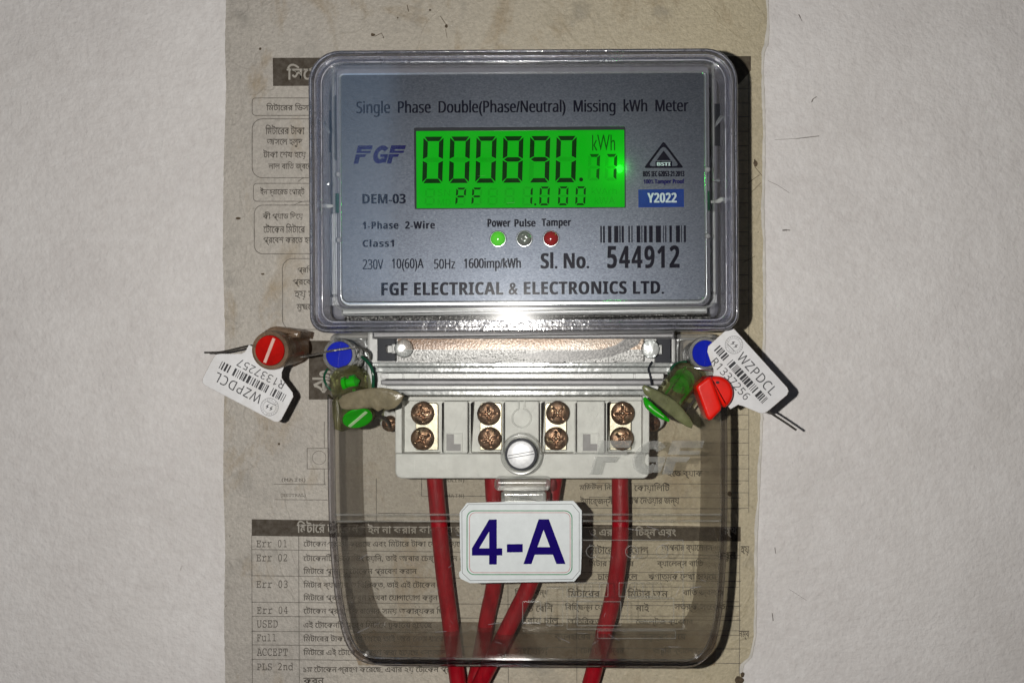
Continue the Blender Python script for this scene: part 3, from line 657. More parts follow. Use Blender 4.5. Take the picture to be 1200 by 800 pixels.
# the display's own backlight lamp at the right end of its window
bl = bpy.data.lights.new('display_backlight', 'POINT'); bl.energy = 0.0034; bl.color = (0.05, 1.0, 0.08); bl.shadow_soft_size = 0.0012
blo = bpy.data.objects.new('display_backlight', bl); COL.objects.link(blo); blo.location = W(*P(728, 193, 46.6))

# printing on the nameplate
HN = 43.54
def pr(name, items, m=m_print, bold=0.0, h=HN):
    mb = MB()
    for it in items: text(mb, it[0], *it[1:5], h, it[5] if len(it) > 5 else bold, spacing=it[6] if len(it) > 6 else 1.0, thick=.95 if it[4] - it[2] > 15 else .6)
    return mb.build(name, m, plate, None)
pr('title_lettering', [('Single  Phase  Double(Phase/Neutral)  Missing  kWh  Meter', 418, 117.2, 807.5, 136.3)], bold=0)
pr('model_lettering', [('DEM-03', 424.5, 226.3, 475.5, 237.8)], bold=.014)
pr('rating_lettering', [('1-Phase  2-Wire', 424.5, 258.2, 509.5, 267.4, .012, 1.12), ('Class1', 424.5, 279.6, 461.5, 288.4, .012, 1.12), ('230V', 424.5, 302.8, 448.8, 314.6, 0), ('10(60)A', 458.5, 302.2, 496, 317, 0), ('50Hz', 508, 302.8, 533, 314.4, 0), ('1600imp/kWh', 543, 302, 610, 317.5, 0)])
pr('lamp_lettering', [('Power', 571, 256.3, 598, 265.8, .010), ('Pulse', 602.5, 256.3, 627.5, 265.8, .010), ('Tamper', 634.5, 256.3, 669, 268.0, .010)])
pr('maker_lettering', [('FGF ELECTRICAL & ELECTRONICS LTD.', 446, 330.0, 777.5, 345.3, .016, 1.06)])
pr('serial_lettering', [('Sl. No.', 633, 295.8, 690, 315, .018), ('544912', 711, 288.6, 796, 315.2, .034, 1.18)])
# slanted maker's mark with a slit through it
mb = MB()
def logo(mb, sx, sy, fn, cut=True):
    sh = .28
    def q(pts): return [fn((x + sh * y), y) for x, y in pts]
    F = [[(0, 0), (.30, 0), (.30, .36), (.62, .36), (.68, .52), (.0, .52)], [(0.0, .58), (.92, .58), (.92, .70), (.30, .70), (.30, .78), (.95, .78), (.95, 1.0), (0, 1.0)]]
    for ox in (0, 2.02):
        for p_ in F: mb.append(q([(ox + x * .95, y) for x, y in p_]))
    outer = [(1.08 + .46 + .46 * math.cos(t), .5 + .5 * math.sin(t)) for t in [math.radians(a) for a in range(38, 331, 14)]]
    inner = [(1.08 + .46 + .19 * math.cos(t), .5 + .25 * math.sin(t)) for t in [math.radians(a) for a in range(38, 331, 14)]]
    for i in range(len(outer) - 1): mb.append(q([outer[i], outer[i + 1], inner[i + 1], inner[i]]))
    mb.append(q([(1.52, .36), (2.0, .36), (1.98, .52), (1.5, .52)])); mb.append(q([(1.76, .05), (1.95, .05), (2.0, .40), (1.76, .40)]))
polys = []
logo(polys, 0, 0, lambda x, y: (414.5 + x * 19.2, 190.8 - y * 21.3))
for i_, p_ in enumerate(polys): flat(mb, p_, HN + .002 * (i_ % 3))
mb.build('maker_mark', m_navy, plate, None)
# barcode
def bars(mb, x0, x1, put, seed, k=58, gaps=()):
    r = random.Random(seed); x = x0; ws = []
    while x < x1:
        w = r.choice((1, 1, 2, 2, 3, 4)) * (x1 - x0) / k / 1.6; g = r.choice((1, 1, 2, 2)) * (x1 - x0) / k / 1.6
        if x + w > x1: break
        if not any(a < x < b for a, b in gaps): put(x, x + w)
        x += w + g
mb = MB()
for a, b in ((414, 422), (428, 438), (454, 472), (486, 508), (513, 520), (525, 537), (560, 568), (576, 582), (603, 622), (628, 633), (641, 656), (668, 687), (703, 730), (741, 745), (752, 758), (774, 787), (808, 829), (835, 839), (849, 860)):
    text_ = flat(mb, [(610 + a / 4.444, 265.4), (610 + b / 4.444, 265.4), (610 + b / 4.444, 285), (610 + a / 4.444, 285)], HN)
mb.build('barcode', m_print, plate, None)
# certification triangle and year block
mb = MB()
tri = [(778, 166.5), (801.5, 198), (754.5, 198)]
def rtri(s, rc):
    cx, cy = 778, 188; t = [(cx + (x - cx) * s, cy + (y - cy) * s) for x, y in tri]; out = []
    for i in range(3):
        p0, p1, p2 = (Vector(t[(i + j) % 3]) for j in (-1, 0, 1)); a = (p0 - p1).normalized() * rc; b = (p2 - p1).normalized() * rc
        for k in range(5):
            u_ = k / 4; out.append(tuple((p1 + a) * (1 - u_) ** 2 + p1 * 2 * u_ * (1 - u_) + (p1 + b) * u_ ** 2))
    return out
a_ = pm(rtri(1.0, 3.2), HN); b_ = pm(rtri(.80, 6.5), HN); mb.loft([at(a_, HN), at(b_, HN)], False, False)
flat(mb, [(778, 177.5), (786.5, 189), (769.5, 189)], HN); flat(mb, [(768.3, 190), (787.8, 190), (787.8, 196.4), (768.3, 196.4)], HN + .004)
for k in range(4):
    for s_ in (-1, 1):
        x, y = 778 + s_ * (7.4 + k * 2.4), 178.6 + k * 3.3; flat(mb, [(x - 1.2, y - .6), (x + .9, y - 1.2), (x + 1.2, y + .8), (x - .8, y + 1.1)], HN)
mb.build('certification_mark', m_print, plate, None)
pr('certification_lettering', [('BSTI', 770, 191.2, 786, 195.4, .01)], m_paleprint, h=HN + .03)
pr('standard_lettering', [('BDS IEC 62053-21:2013', 753.5, 201.5, 802.2, 208, .015)])
pr('tamper_proof_lettering', [('100% Tamper Proof', 754, 210.8, 802.2, 218, .008)], m_navy)
mb = MB(); flat(mb, [(748, 223), (801.5, 222.6), (801.5, 243.8), (748, 244)], HN); mb.build('year_block', m_blueprint, plate, None)
pr('year_lettering', [('Y2022', 758.5, 227, 793, 238.6, .018)], m_paleprint, h=HN + .03)
# three indicator lamps
for x, m in ((583.3, m_ledgreen), (614.2, m_ledclear), (645.3, m_ledred)):
    r = mm(9.4, HN); A = P(x, 279.8, 43.52)
    mb = MB(); lathe(mb, A, (A[0], A[1], A[2] + 1), [(0, r * 1.06), (.22, r * 1.06), (.3, r * .98), (.3, r * .93), (.05, r * .92)], 36, closed=True); mb.build('lamp_collar', m_lip, meter)
    mb = MB(); lathe(mb, A, (A[0], A[1], A[2] + 1), [(0.03, r * .93)] + [(1.5 * math.sin(math.radians(a)) + .05, r * .92 * math.cos(math.radians(a))) for a in range(0, 90, 9)] + [(1.56, .01)], 32); mb.build('indicator_lamp', m, meter)

# lower ledges of the housing under the nameplate
mb = MB(); box(mb, 399, 360.5, 828, 368.5, 30, 40.5, .5); mb.build('pale_ledge', m_silver, meter)
mb = MB(); box(mb, 402, 369, 832, 379, 20, 34, .8); mb.build('frosted_strip', m_spark, meter)

# clear front cover: thick rounded rim, thin face
CO = rr(361.5, 57.5, 865.5, 388.5, 38, 10, 20); CI = rr(377, 71.5, 850.5, 376, 26, 10, 14)
mb = MB(); frame(mb, CO, rr(369, 65, 858, 381.5, 32, 10, 15), 6, 50.6, 1.3, href=50); mb.build('cover_rim', m_rim, meter, 60)
mb = MB(); frame(mb, rr(369.4, 65.4, 857.6, 381.1, 31.6, 10, 14.6), CI, 40, 50.0, 1.6, href=50); mb.build('cover_inner_bevel', m_rimin, meter, 60)
mb = MB(); solid(mb, inset(CI, .3), 48.6, 49.8, .2, href=50); mb.build('cover_face', m_clear, meter, 60)
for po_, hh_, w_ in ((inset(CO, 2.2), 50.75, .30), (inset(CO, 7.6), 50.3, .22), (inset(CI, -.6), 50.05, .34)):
    mb = MB(); l_ = pm(po_, 50); frame(mb, po_, [(x, y) for x, y in inset(po_, w_ * 3.2)], hh_ - .5, hh_, .12); mb.build('cover_edge_glint', m_glint_scratch, meter, 60)  # thin pale loops added to draw highlight lines round the rim
mb = MB(); r_ = random.Random(11)
for x, y, l_, a in [(641, 281, 5, .3), (645, 279, 4, 1.9), (666, 281, 3, -.9), (610, 101, 6, 1.7), (606, 103, 5, -.4)] + [(r_.uniform(400, 830), r_.uniform(70, 370), r_.uniform(2, 9), r_.uniform(-1.5, 1.5)) for k in range(34)]:
    dx, dy = math.cos(a) * l_, math.sin(a) * l_; flat(mb, [(x, y), (x + dx, y + dy), (x + dx + .15, y + dy + .3), (x + .15, y + .3)], 49.83)
o_ = mb.build('fine_scratches', m_emboss, meter, None); o_['kind'] = 'stuff'
# raised inner ledge line seen round the nameplate
mb = MB(); frame(mb, rr(389.5, 68.5, 838, 362.5, 7, 6, 12), rr(392, 71, 835.5, 360, 5, 6, 10), 46.8, 48.5, .2); mb.build('cover_inner_ridge', m_emboss, meter)
ROT[0] = 0

# shoulder between cover and terminals
mb = MB(); solid(mb, rr(430, 384, 792, 470, 10), 1.5, 21, 1); mb.build('shoulder_body', m_silver, meter)
mb = MB(); box(mb, 436, 389, 790, 397, 21.05, 27, .6); mb.build('shoulder_step', m_midgrey, meter)
mb = MB(); prof = []
for t in range(9):
    a = t / 8; prof.append((396 + a * 27, 25.2 + .25 * math.sin(a * math.pi)))
for (y, h_) in prof: mb.v += [P(x, y + (1.8 * max(0, math.cos((x - 570) / 11)) if y > 420 else 0), h_) for x in range(466, 756, 4)]
nx_ = len(range(466, 756, 4))
for j in range(8):
    for i in range(nx_ - 1): mb.f.append((j * nx_ + i, j * nx_ + i + 1, (j + 1) * nx_ + i + 1, (j + 1) * nx_ + i))
fs_ = mb.f; mb.f = fs_[:4 * (nx_ - 1)]; v_all = mb.v; mb.v = v_all[:5 * nx_]; mb.build('foil_strip', m_gold, meter)
mb = MB(); mb.v = v_all[4 * nx_:]; mb.f = fs_[:4 * (nx_ - 1)]; mb.build('speckled_strip', m_speck, meter)
mb = MB(); flat(mb, [(604, 419.5), (616, 414.5), (640, 411.5), (680, 411), (706, 409), (722, 404), (733, 396.5), (752, 396.5), (747, 404), (735, 411), (716, 418), (690, 421), (663, 422), (656, 428), (646, 428), (640, 422)], 25.75); flat(mb, [(556, 420), (584, 420), (577, 428), (566, 428.5)], 25.75)
mb.build('dark_speckled_patch', m_darkspeck, meter, None)['kind'] = 'stuff'
for pts in ([(442, 397), (463, 397), (463, 405), (452, 405), (452, 413), (463, 413), (463, 423), (442, 423)], [(786, 394), (770, 394), (770, 405), (776, 405), (776, 414), (768, 414), (768, 426), (786, 426)]):
    mb = MB(); solid(mb, pts, 21.05, 25.0, .2); mb.build('black_corner_pad', m_dark, meter)
for x, y in ((473, 408), (762, 409)):
    mb = MB(); lathe(mb, P(x, y, 25), P(x, y, 29.5), [(0, 2.9), (3.6, 2.9), (4.2, 2.6), (4.4, 2.1), (4.4, .05)], 32); mb.build('clear_stud', m_frost, meter, 50)
    mb = MB(); box(mb, x - 14 if x < 600 else x + 4, y - 5, x - 4 if x < 600 else x + 14, y + 6, 25.4, 27.4, .3); mb.build('stud_catch', m_silver, meter)
# stepped clear ledges
for x0, y0, x1, y1, h0, h1, bv, m in ((436, 424.5, 790, 429.5, 21.2, 31, .45, m_frost), (440, 430.0, 786, 436.5, 21.2, 33, .45, m_frost), (446, 437.2, 778, 444, 21.2, 34.5, .3, m_silver), (446, 445, 778, 451, 21.2, 31.5, .5, m_midgrey), (452, 451.5, 772, 456.5, 21.2, 36, .35, m_silver), (462, 457.2, 764, 463.5, 21.2, 37.2, .4, m_frost)):
    mb = MB(); solid(mb, rr(x0, y0, x1, y1, 2, 3), h0, h1, bv); mb.build('stepped_ledge', m, meter)
for x in (455, 474, 716, 745):
    mb = MB(); box(mb, x, 437.5, x + (17 if x != 716 else 26), 443.5, 34.6, 35.2, .1); mb.build('ledge_label_window', m_term, meter)
# clear wings carrying the seals
for pts in (rr(386, 391, 434, 466, 7), rr(788, 391, 842, 466, 7)):
    mb = MB(); solid(mb, pts, 1.2, 15, 1.2); mb.build('clear_wing', m_wing, meter, 50)
    mb = MB(); q_ = inset(pts, 4.5); frame(mb, q_, inset(q_, 3), 15.03, 19, .5); mb.build('clear_wing_ridge', m_wing, meter, 50)
# black joint behind the right end
mb = MB(); tube(mb, [P(764, 424, 33), P(760, 432, 35), P(762, 440, 36), P(764, 452, 35)], .35, 8); mb.build('cover_hinge_crack', m_dark, meter)

# terminal block: floor plus partitions, so the pits are real recesses
TB = 33.0; TF = 27.0
block_o = rr(463, 463, 761, 560.5, 3, 4, 8)
mb = MB(); solid(mb, block_o, 8, TF, .2, href=TB); block = mb.build('terminal_block', m_term, meter)
def tpart(x0, y0, x1, y1, h=TB, h0=TF + .03, bv=.35, name='block_partition', m=m_term):
    mb = MB(); solid(mb, rr(x0, y0, x1, y1, 1, 2), h0, h, bv); return mb.build(name, m, block)
mb = MB(); solid(mb, rr(463, 531.3, 761, 560.5, 2, 4, 8), TF + .03, TB, .5, href=TB); mb.build('front_apron', m_term, block)
tpart(463, 463.5, 471, 531); tpart(753, 463.5, 761, 531); tpart(471.4, 464.5, 752.6, 469.5)
tpart(520, 470, 548, 531); tpart(591.5, 470, 631.5, 531); tpart(676, 470, 708.5, 531)
for x in (516.5, 550.2, 588.5, 632.8, 673, 710): tpart(x, 471, x + 1.6, 530.5, TB - 2)
# square pocket rims; the recess shade is laid on as a grey L
for x in (522.5, 682.5):
    mb = MB(); frame(mb, rr(x - .5, 507, x + 19.5, 529.5, .6, 2), rr(x + .8, 508.5, x + 17.5, 528, .4, 2), TB + .03, TB + .5, .1); mb.build('pocket_rim', m_term, block)
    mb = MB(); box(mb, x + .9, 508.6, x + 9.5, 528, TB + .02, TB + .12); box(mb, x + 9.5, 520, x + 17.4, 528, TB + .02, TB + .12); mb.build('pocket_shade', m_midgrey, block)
# keyhole outline
mb = MB()
key = [(608, 469.5), (608, 477)] + [(611.3 + 11 * math.sin(math.radians(a)), 489.5 - 11 * math.cos(math.radians(a))) for a in range(-20, -345, -18)] + [(614.6, 477), (614.6, 469.5)]
tube(mb, [P(x, y, TB + .1) for x, y in key], .3, 8, steps=3); mb.build('keyhole_ridge', m_term, block)
# numerals moulded in the apron
mb = MB()
for x, s_ in ((492, '1'), (570, '2'), (655, '3'), (731, '4')):
    l = rr(x - 7.5, 537.5, x + 7.5, 553, 1, 2); frame(mb, l, inset(l, 1.0), TB + .01, TB + .22); text(mb, s_, x - 2.5, 540.5, x + 2.5, 550, TB + .15, .01)
frame(mb, circ(531.5, 546, 9, 24), circ(531.5, 546, 8, 24), TB + .01, TB + .22)
mb.build('moulded_numeral', m_term, block)
# clamp plates and screws
def screw_mesh(r, seed, m=m_brass, cross=True):
    mb = MB(); n = 26; rings = 11; ang = math.radians(seed)
    prof = []
    for j in range(rings + 1):
        q_ = j / rings; rad = r * q_
        for i in range(n * 2):
            t = 2 * math.pi * i / (n * 2); x, y = rad * math.cos(t), rad * math.sin(t)
            z = 1.75 * math.sqrt(max(0, 1 - (q_ * .93) ** 2)) + .25
            X, Y = x * math.cos(ang) + y * math.sin(ang), -x * math.sin(ang) + y * math.cos(ang)
            wd_ = .40 * (1 - abs(q_) * .25)
            for a_, b_ in ((X, Y), (Y, X)):
                if abs(a_) < r * .74 and abs(b_) < wd_: z -= 1.15 * (1 - (abs(b_) / wd_) ** 4) * (1 - (abs(a_) / (r * .74)) ** 3)
            if q_ < .3: z = min(z, 1.2)
            prof.append((x, y, z))
    m0 = 2 * n; mb.v = prof + [(r * math.cos(2 * math.pi * i / m0), r * math.sin(2 * math.pi * i / m0), -1.5) for i in range(m0)]
    for j in range(rings + 1):
        for i in range(m0): mb.f.append((j * m0 + i, j * m0 + (i + 1) % m0, (j + 1) * m0 + (i + 1) % m0, (j + 1) * m0 + i))
    return mb
spots = [(495.5, 484, 12), (495.5, 513.5, -28), (573, 484.5, 3), (574, 513.5, 10), (653.5, 483.5, 42), (651.5, 513.5, 2), (729.5, 484, 4), (728.5, 513.5, 48)]
for k in range(4):
    x0, x1 = ((486.5, 513), (562, 588), (638.5, 664), (714.5, 740))[k]
    y0 = 472
    mb = MB(); solid(mb, rr(x0, y0, x1, 527.5, 4, 3, .8), TF + .05, TF + 2.2, .25, href=TF + 3)
    mb.build('clamp_plate', m_brassplate, block)
for x, y, s_ in spots:
    mb = screw_mesh(mm(13.8, TF + 4), s_ if s_ not in (-28,) else 28)
    c_ = P(x, y, TF + 2.3); mb.v = [(v[0] + c_[0], v[1] + c_[1], v[2] + c_[2]) for v in mb.v]
    mb.build('terminal_screw', m_brass, block, 50)

# fixing ears each side, with screws behind the seals
for x, y in ((457, 492), (764, 492)):
    mb = MB(); solid(mb, circ(x + (-1 if x < 600 else 3), y, 12, 28), 1.5, 12, .8, href=12); mb.build('fixing_ear', m_silver, meter)
    mb = screw_mesh(2.6, 20); c_ = P(x, y + 4, 13); mb.v = [(v[0] + c_[0], v[1] + c_[1], v[2] + c_[2]) for v in mb.v]; mb.build('fixing_screw', m_brass, meter, 50)

# clear terminal cover
def bez(p0, p1, p2, p3, n):
    return [tuple(sum(c * p[i] for c, p in zip(((1 - t) ** 3, 3 * t * (1 - t) ** 2, 3 * t * t * (1 - t), t ** 3), (p0, p1, p2, p3))) for i in (0, 1)) for t in [k / n for k in range(n + 1)]]
TC = [(384.5, 462), (384.5, 520), (385, 570), (386, 610), (387.5, 640), (390, 672)] + bez((393, 697), (400, 738), (404, 775), (440, 777.5), 12) + [(520, 778.5), (620, 779.5), (720, 780), (790, 780.5)] + bez((806, 780.5), (836, 778), (842, 745), (846, 712), 12) + [(849, 680), (851, 640), (852, 600), (852, 560), (852, 510), (851, 462)]
HF, HB = 40.0, 2.2
lo = pm(TC, HF); l_in = inset(lo, 1.9); l_in2 = inset(lo, 2.1); l_in3 = inset(lo, 3.3)
mb = MB(); n_ = len(lo)
# side wall, open at the top: strips of outer and inner skin
def open_wall(mb, a, b, h0, h1, draft=0.0):
    a0 = at(inset(a, draft), h0); a1 = at(a, h1); b1 = at(b, h1); b0 = at(inset(b, draft), h0); n = len(a); q_ = a0 + a1 + b1 + b0
    fs = []
    for i in range(n - 1):
        for j in range(4): fs.append((j * n + i, j * n + i + 1, ((j + 1) % 4) * n + i + 1, ((j + 1) % 4) * n + i))
    fs += [(0, n, 2 * n, 3 * n), (n - 1, 2 * n - 1, 3 * n - 1, 4 * n - 1)]
    return mb.add(q_, fs)
open_wall(mb, inset(lo, .5), inset(lo, 2.0), HB, HF - 1.2, 1.0); tc_wall = mb.build('terminal_cover_wall', m_wallclear, meter, 50)
mb = MB(); open_wall(mb, lo, l_in, HF - 1.15, HF + .9); mb.build('terminal_cover_rim', m_rimdark, meter, 50)
mb = MB(); ya = 605
face_up = [p for p in TC if p[1] <= 602]; 
fu = [(384.5 + 7, 462), (392, 602), (845, 602), (844.5, 462)]
mb = MB(); solid(mb, fu, HF - .9, HF, .15, href=HF); tcf = mb.build('terminal_cover_face', m_dusty, meter)
low = [uv(x, y, HF) for x, y in [(392, 611)] + [p for p in TC if p[1] > 611] + [(844.5, 611)]]
low = inset(low, 1.95)
mb = MB(); mb.loft([at(low, HF - 2.3), at(low, HF - 1.4)]); mb.build('terminal_cover_face', m_dusty, meter)
mb = MB(); tube(mb, [P(392, 602.8, HF - .3), P(620, 602.5, HF - .3), P(845, 602.5, HF - .3)], .32, 8); tube(mb, [P(392, 610.5, HF - 1.8), P(620, 610, HF - 1.8), P(845, 610, HF - 1.8)], .32, 8)
mb.build('terminal_cover_fold', m_emboss, meter)
mb = MB(); mb.loft([[P(393, 603.2, HF - .9), P(845, 603.2, HF - .9), P(845, 603.2, HF - .3), P(393, 603.2, HF - .3)], [P(393, 610, HF - 2.2), P(845, 610, HF - 2.2), P(845, 610, HF - 1.6), P(393, 610, HF - 1.6)]]); mb.build('terminal_cover_step', m_dusty, meter)
# embossed mark on the terminal cover
polys = []; logo(polys, 0, 0, lambda x, y: (691 + x * 42.0, 555.5 - y * 39.5))
mb = MB()
for i_, p_ in enumerate(polys): solid(mb, p_, HF + .02, HF + .5 + .003 * (i_ % 4), .08)
mb.build('embossed_maker_mark', m_emboss, meter, 50)
# faint moulded wiring diagram on the lower face
mb = MB(); hq = HF - 1.38
for b in ((664, 632, 801, 737), (664, 682, 713, 699), (725, 682, 775, 699), (735, 700, 790, 728), (676, 704, 728, 733), (700, 738, 792, 748), (640, 688, 660, 733), (612, 704, 634, 730)):
    l = rr(*b, 1, 2); frame(mb, l, inset(l, 1.0), hq, hq + .25)
for x in (694, 740, 776): frame(mb, circ(x, 646, 7.5, 20), circ(x, 646, 6.5, 20), hq, hq + .25)
for x in (672, 682, 692, 702, 733, 743, 753, 764): box(mb, x, 684, x + 1, 697, hq, hq + .2)
for s_, x in (('2', 694), ('3', 740), ('4', 776)): text(mb, s_, x - 2, 642, x + 2, 650, hq + .2)
mb.build('moulded_wiring_diagram', m_emboss, meter, None)
# fine surface scratches
mb = MB(); r_ = random.Random(3)
for k in range(60):
    x, y, a, l = r_.uniform(400, 835), r_.uniform(615, 760), r_.uniform(-1.2, 1.2), r_.uniform(4, 16)
    dx, dy = math.cos(a) * l, math.sin(a) * l; flat(mb, [(x, y), (x + dx, y + dy), (x + dx + .12, y + dy + .35), (x + .12, y + .35)], HF - 1.36)
sc_ = mb.build('fine_scratches', m_glint_scratch, meter, None); sc_['kind'] = 'stuff'
# cover screw in its clear cup
A = P(611.5, 530, 34); 
mb = MB(); lathe(mb, A, (A[0], A[1], A[2] + 1), [(0, 6.3), (6.3, 6.3), (6.9, 6.1), (7.0, 5.8), (6.8, 5.2), (6.0, 4.95), (0, 4.95)], 48, closed=True); mb.build('screw_cup', m_emboss, meter, 50)
mb = MB(); lathe(mb, A, (A[0], A[1], A[2] + 1), [(0, 4.85), (6.2, 4.85), (6.2, 4.3), (0, 4.3)], 48, closed=True); mb.build('screw_cup_lining', m_dark, meter, 50)
mb = MB(); R_ = 4.15; ang = math.radians(10)
prof = []; n2 = 48; rg = 9
for j in range(rg + 1):
    for i in range(n2):
        t = 2 * math.pi * i / n2; rad = R_ * j / rg; x, y = rad * math.cos(t), rad * math.sin(t); z = 6.9 - .45 * (j / rg) ** 4
        prof.append((x, y, z))
mb.v = [(A[0] + x, A[1] + y, A[2] + z) for x, y, z in prof] + [(A[0] + R_ * math.cos(2 * math.pi * i / n2), A[1] + R_ * math.sin(2 * math.pi * i / n2), A[2]) for i in range(n2)]
for j in range(rg + 1):
    for i in range(n2): mb.f.append((j * n2 + i, j * n2 + (i + 1) % n2, (j + 1) * n2 + (i + 1) % n2, (j + 1) * n2 + i))
cs = mb.build('cover_screw', m_steel, meter, 50)
mb = MB()
d_ = Vector((math.cos(ang), math.sin(ang))); nn = Vector((-d_.y, d_.x)); c_ = Vector((A[0], A[1]))
for off in (-.42, .42):
    q_ = [c_ + d_ * 4.0 + nn * (off + .09), c_ - d_ * 4.0 + nn * (off + .09), c_ - d_ * 4.0 + nn * (off - .09), c_ + d_ * 4.0 + nn * (off - .09)]
    mb.loft([[(p.x, p.y, A[2] + 6.6) for p in q_], [(p.x, p.y, A[2] + 6.97) for p in q_]])
mb.build('screw_slot', m_dark, cs, None)
# clear neck under the screw
mb = MB(); solid(mb, rr(579, 561, 645, 575, 5), 30, 40.9, 1.2); mb.build('clear_neck', m_emboss, meter, 50)
mb = MB(); solid(mb, rr(587, 575.3, 640, 592, 4), 30, 39.6, 1.2); mb.build('clear_neck', m_frost, meter, 50)

# ---------------------------------------------------------------- cables
def cable(label, pts, r):
    ps = [P(x, y, h) for x, y, h in pts]
    mb = MB(); tube(mb, ps, r, 20, steps=8)
    o = mb.build('power_cable', m_cable, None, 80); tag(o, label, 'cable', 'red cables leaving the terminals')
cable('leftmost red cable, leaning right as it drops from terminal one', [(508, 535, 13), (510, 565, 13), (515, 620, 12.5), (520, 670, 12), (526.5, 720, 11), (533.5, 775, 10), (538, 810, 9.5), (541, 850, 9), (545, 960, 9)], 2.75)
cable('second red cable, behind the white card and crossed by the third below it', [(576, 535, 13), (577.5, 565, 13), (580, 620, 12), (579, 680, 10), (571.5, 720, 7), (562.5, 770, 4.0), (556, 800, 3.9), (550, 840, 3.9), (545, 960, 3.9)], 2.7)
cable('third red cable, slanting left under the card across the second', [(653, 535, 13), (649, 565, 14), (639, 620, 15), (622, 680, 15), (602, 722, 14.2), (578, 770, 12.5), (564, 798, 11.5), (546, 840, 10), (510, 960, 9)], 2.75)
cable('rightmost red cable, bowing right and then curving left below the terminals', [(726, 535, 13), (726.5, 565, 13), (727, 620, 14), (724.5, 660, 14), (718, 700, 13), (708, 740, 11.5), (697.5, 780, 10), (690, 808, 9), (680, 850, 8), (655, 960, 8)], 2.8)

# ---------------------------------------------------------------- number card
HC = 41.6
card = thing('number_card', 'white laminated card reading 4-A stuck on the clear terminal cover', 'card', 610, 634, 41)
mb = MB(); cp = [(547, 589), (610, 587.5), (672, 586.5), (674.5, 589), (681.8, 598), (682, 640), (681, 666), (680.5, 672), (673, 681), (610, 682), (551, 683), (540, 678), (538, 675), (538, 670), (540, 668), (539, 640), (538.5, 600)]
solid(mb, cp, HC - .6, HC, .1); mb.build('card_body', m_cardedge, card, None)
mb = MB()
l1 = pm([(549, 590.5), (670.5, 590), (679, 600), (679, 669), (671, 678.5), (551, 680), (541.5, 671), (541, 599)], HC + .03)
mb.loft([at(l1, HC + .03), at(inset(l1, .12), HC + .03)], False, False); mb.build('black_border', m_cblack, card, None)
mb = MB(); l1 = pm(rr(546.8, 597.6, 670.8, 673.3, 9, 6), HC + .03); mb.loft([at(l1, HC + .03), at(inset(l1, .26), HC + .03)], False, False); mb.build('green_border', m_cgreen, card, None)
mb = MB(); l1 = pm(rr(550.0, 600.0, 668.4, 670.8, 7, 6), HC + .03); mb.loft([at(l1, HC + .03), at(inset(l1, .14), HC + .03)], False, False); mb.build('red_border', m_cred, card, None)
mb = MB()
for q_ in ([(553, 642), (553, 650.5), (588.6, 650.4), (588.6, 642)], [(573.2, 608.3), (582.2, 608.2), (582.2, 642), (573.2, 642)], [(573.2, 650.45), (582.2, 650.42), (582.2, 661), (573.2, 661)], [(553, 642), (573.2, 608.3), (573.2, 622.5), (561.5, 642)]): flat(mb, q_, HC + .04)
flat(mb, [(594, 637.2), (612.6, 637), (612.6, 646.6), (594, 646.8)], HC + .04)
for q_ in ([(613.3, 660.6), (631.2, 608), (637, 608), (637, 620.5), (622.8, 660.5)], [(637, 608), (643.2, 608), (662.8, 660.4), (652, 660.4), (637, 620.5)], [(626.6, 649.5), (629.6, 640.6), (644.6, 640.6), (648, 649.5)]): flat(mb, q_, HC + .04 + (.01 if q_[0][0] == 626.6 else 0))
mb.build('card_lettering', m_cardnavy, card, None)

# ---------------------------------------------------------------- seals
def plug(A, B, r, parent, m_shell, m_cap, m_bar, bar_ang, cap_r=None, lip=1.12, barw=.10, squash=1.0, core=None):
    """translucent barrel from A (back) to B (front) closed by a coloured disc with a raised bar"""
    A, B = Vector(A), Vector(B); L = (B - A).length; cr = cap_r or r * .86
    mb = MB(); lathe(mb, A, B, [(0, r * .80), (L * .06, r * .90), (L * .5, r * .97), (L * .80, r), (L * .84, r * lip), (L * .96, r * lip), (L, r * (lip - .04)), (L, cr * 1.01), (L * .55, cr * .98), (L * .5, .02)], 40)
    mb.build('seal_barrel', m_shell, parent, 40)
    mb = MB(); lathe(mb, A, B, [(L * .25, .02), (L * .25, cr * .8), (L * .5, cr * .93), (L + .15, cr), (L + .35, cr * .97), (L + .38, .02)], 40); cap = mb.build('seal_cap', m_cap, parent, 40)
    ax = (B - A).normalized(); e = Vector((math.cos(math.radians(bar_ang)), math.sin(math.radians(bar_ang)), 0)); e = (e - ax * e.dot(ax)).normalized(); f = ax.cross(e)
    C = A + ax * (L + .39); q_ = [C + e * cr * .86 + f * cr * barw, C - e * cr * .86 + f * cr * barw, C - e * cr * .86 - f * cr * barw, C + e * cr * .86 - f * cr * barw]
    mb = MB(); mb.loft([[p - ax * .2 for p in q_], [p + ax * .28 for p in q_]]); mb.build('raised_bar', m_bar, cap, None)
    if core:
        mb = MB(); lathe(mb, A, B, [(L * .1, .02), (L * .1, r * .5), (L * .30, r * .62), (L * .34, r * .35), (L * .42, r * .35), (L * .46, r * .66), (L * .7, r * .66), (L * .72, .02)], 24); mb.build('coloured_core', core, parent, 40)
        for k in range(4):
            a = math.radians(k * 90 + 20); e1 = ax.orthogonal().normalized(); e2 = ax.cross(e1); o_ = (e1 * math.cos(a) + e2 * math.sin(a)) * r * .7
            mb = MB(); tube(mb, [A + ax * L * .12 + o_, A + ax * L * .7 + o_], r * .12, 8, steps=2); mb.build('core_fin', core, parent, 40)

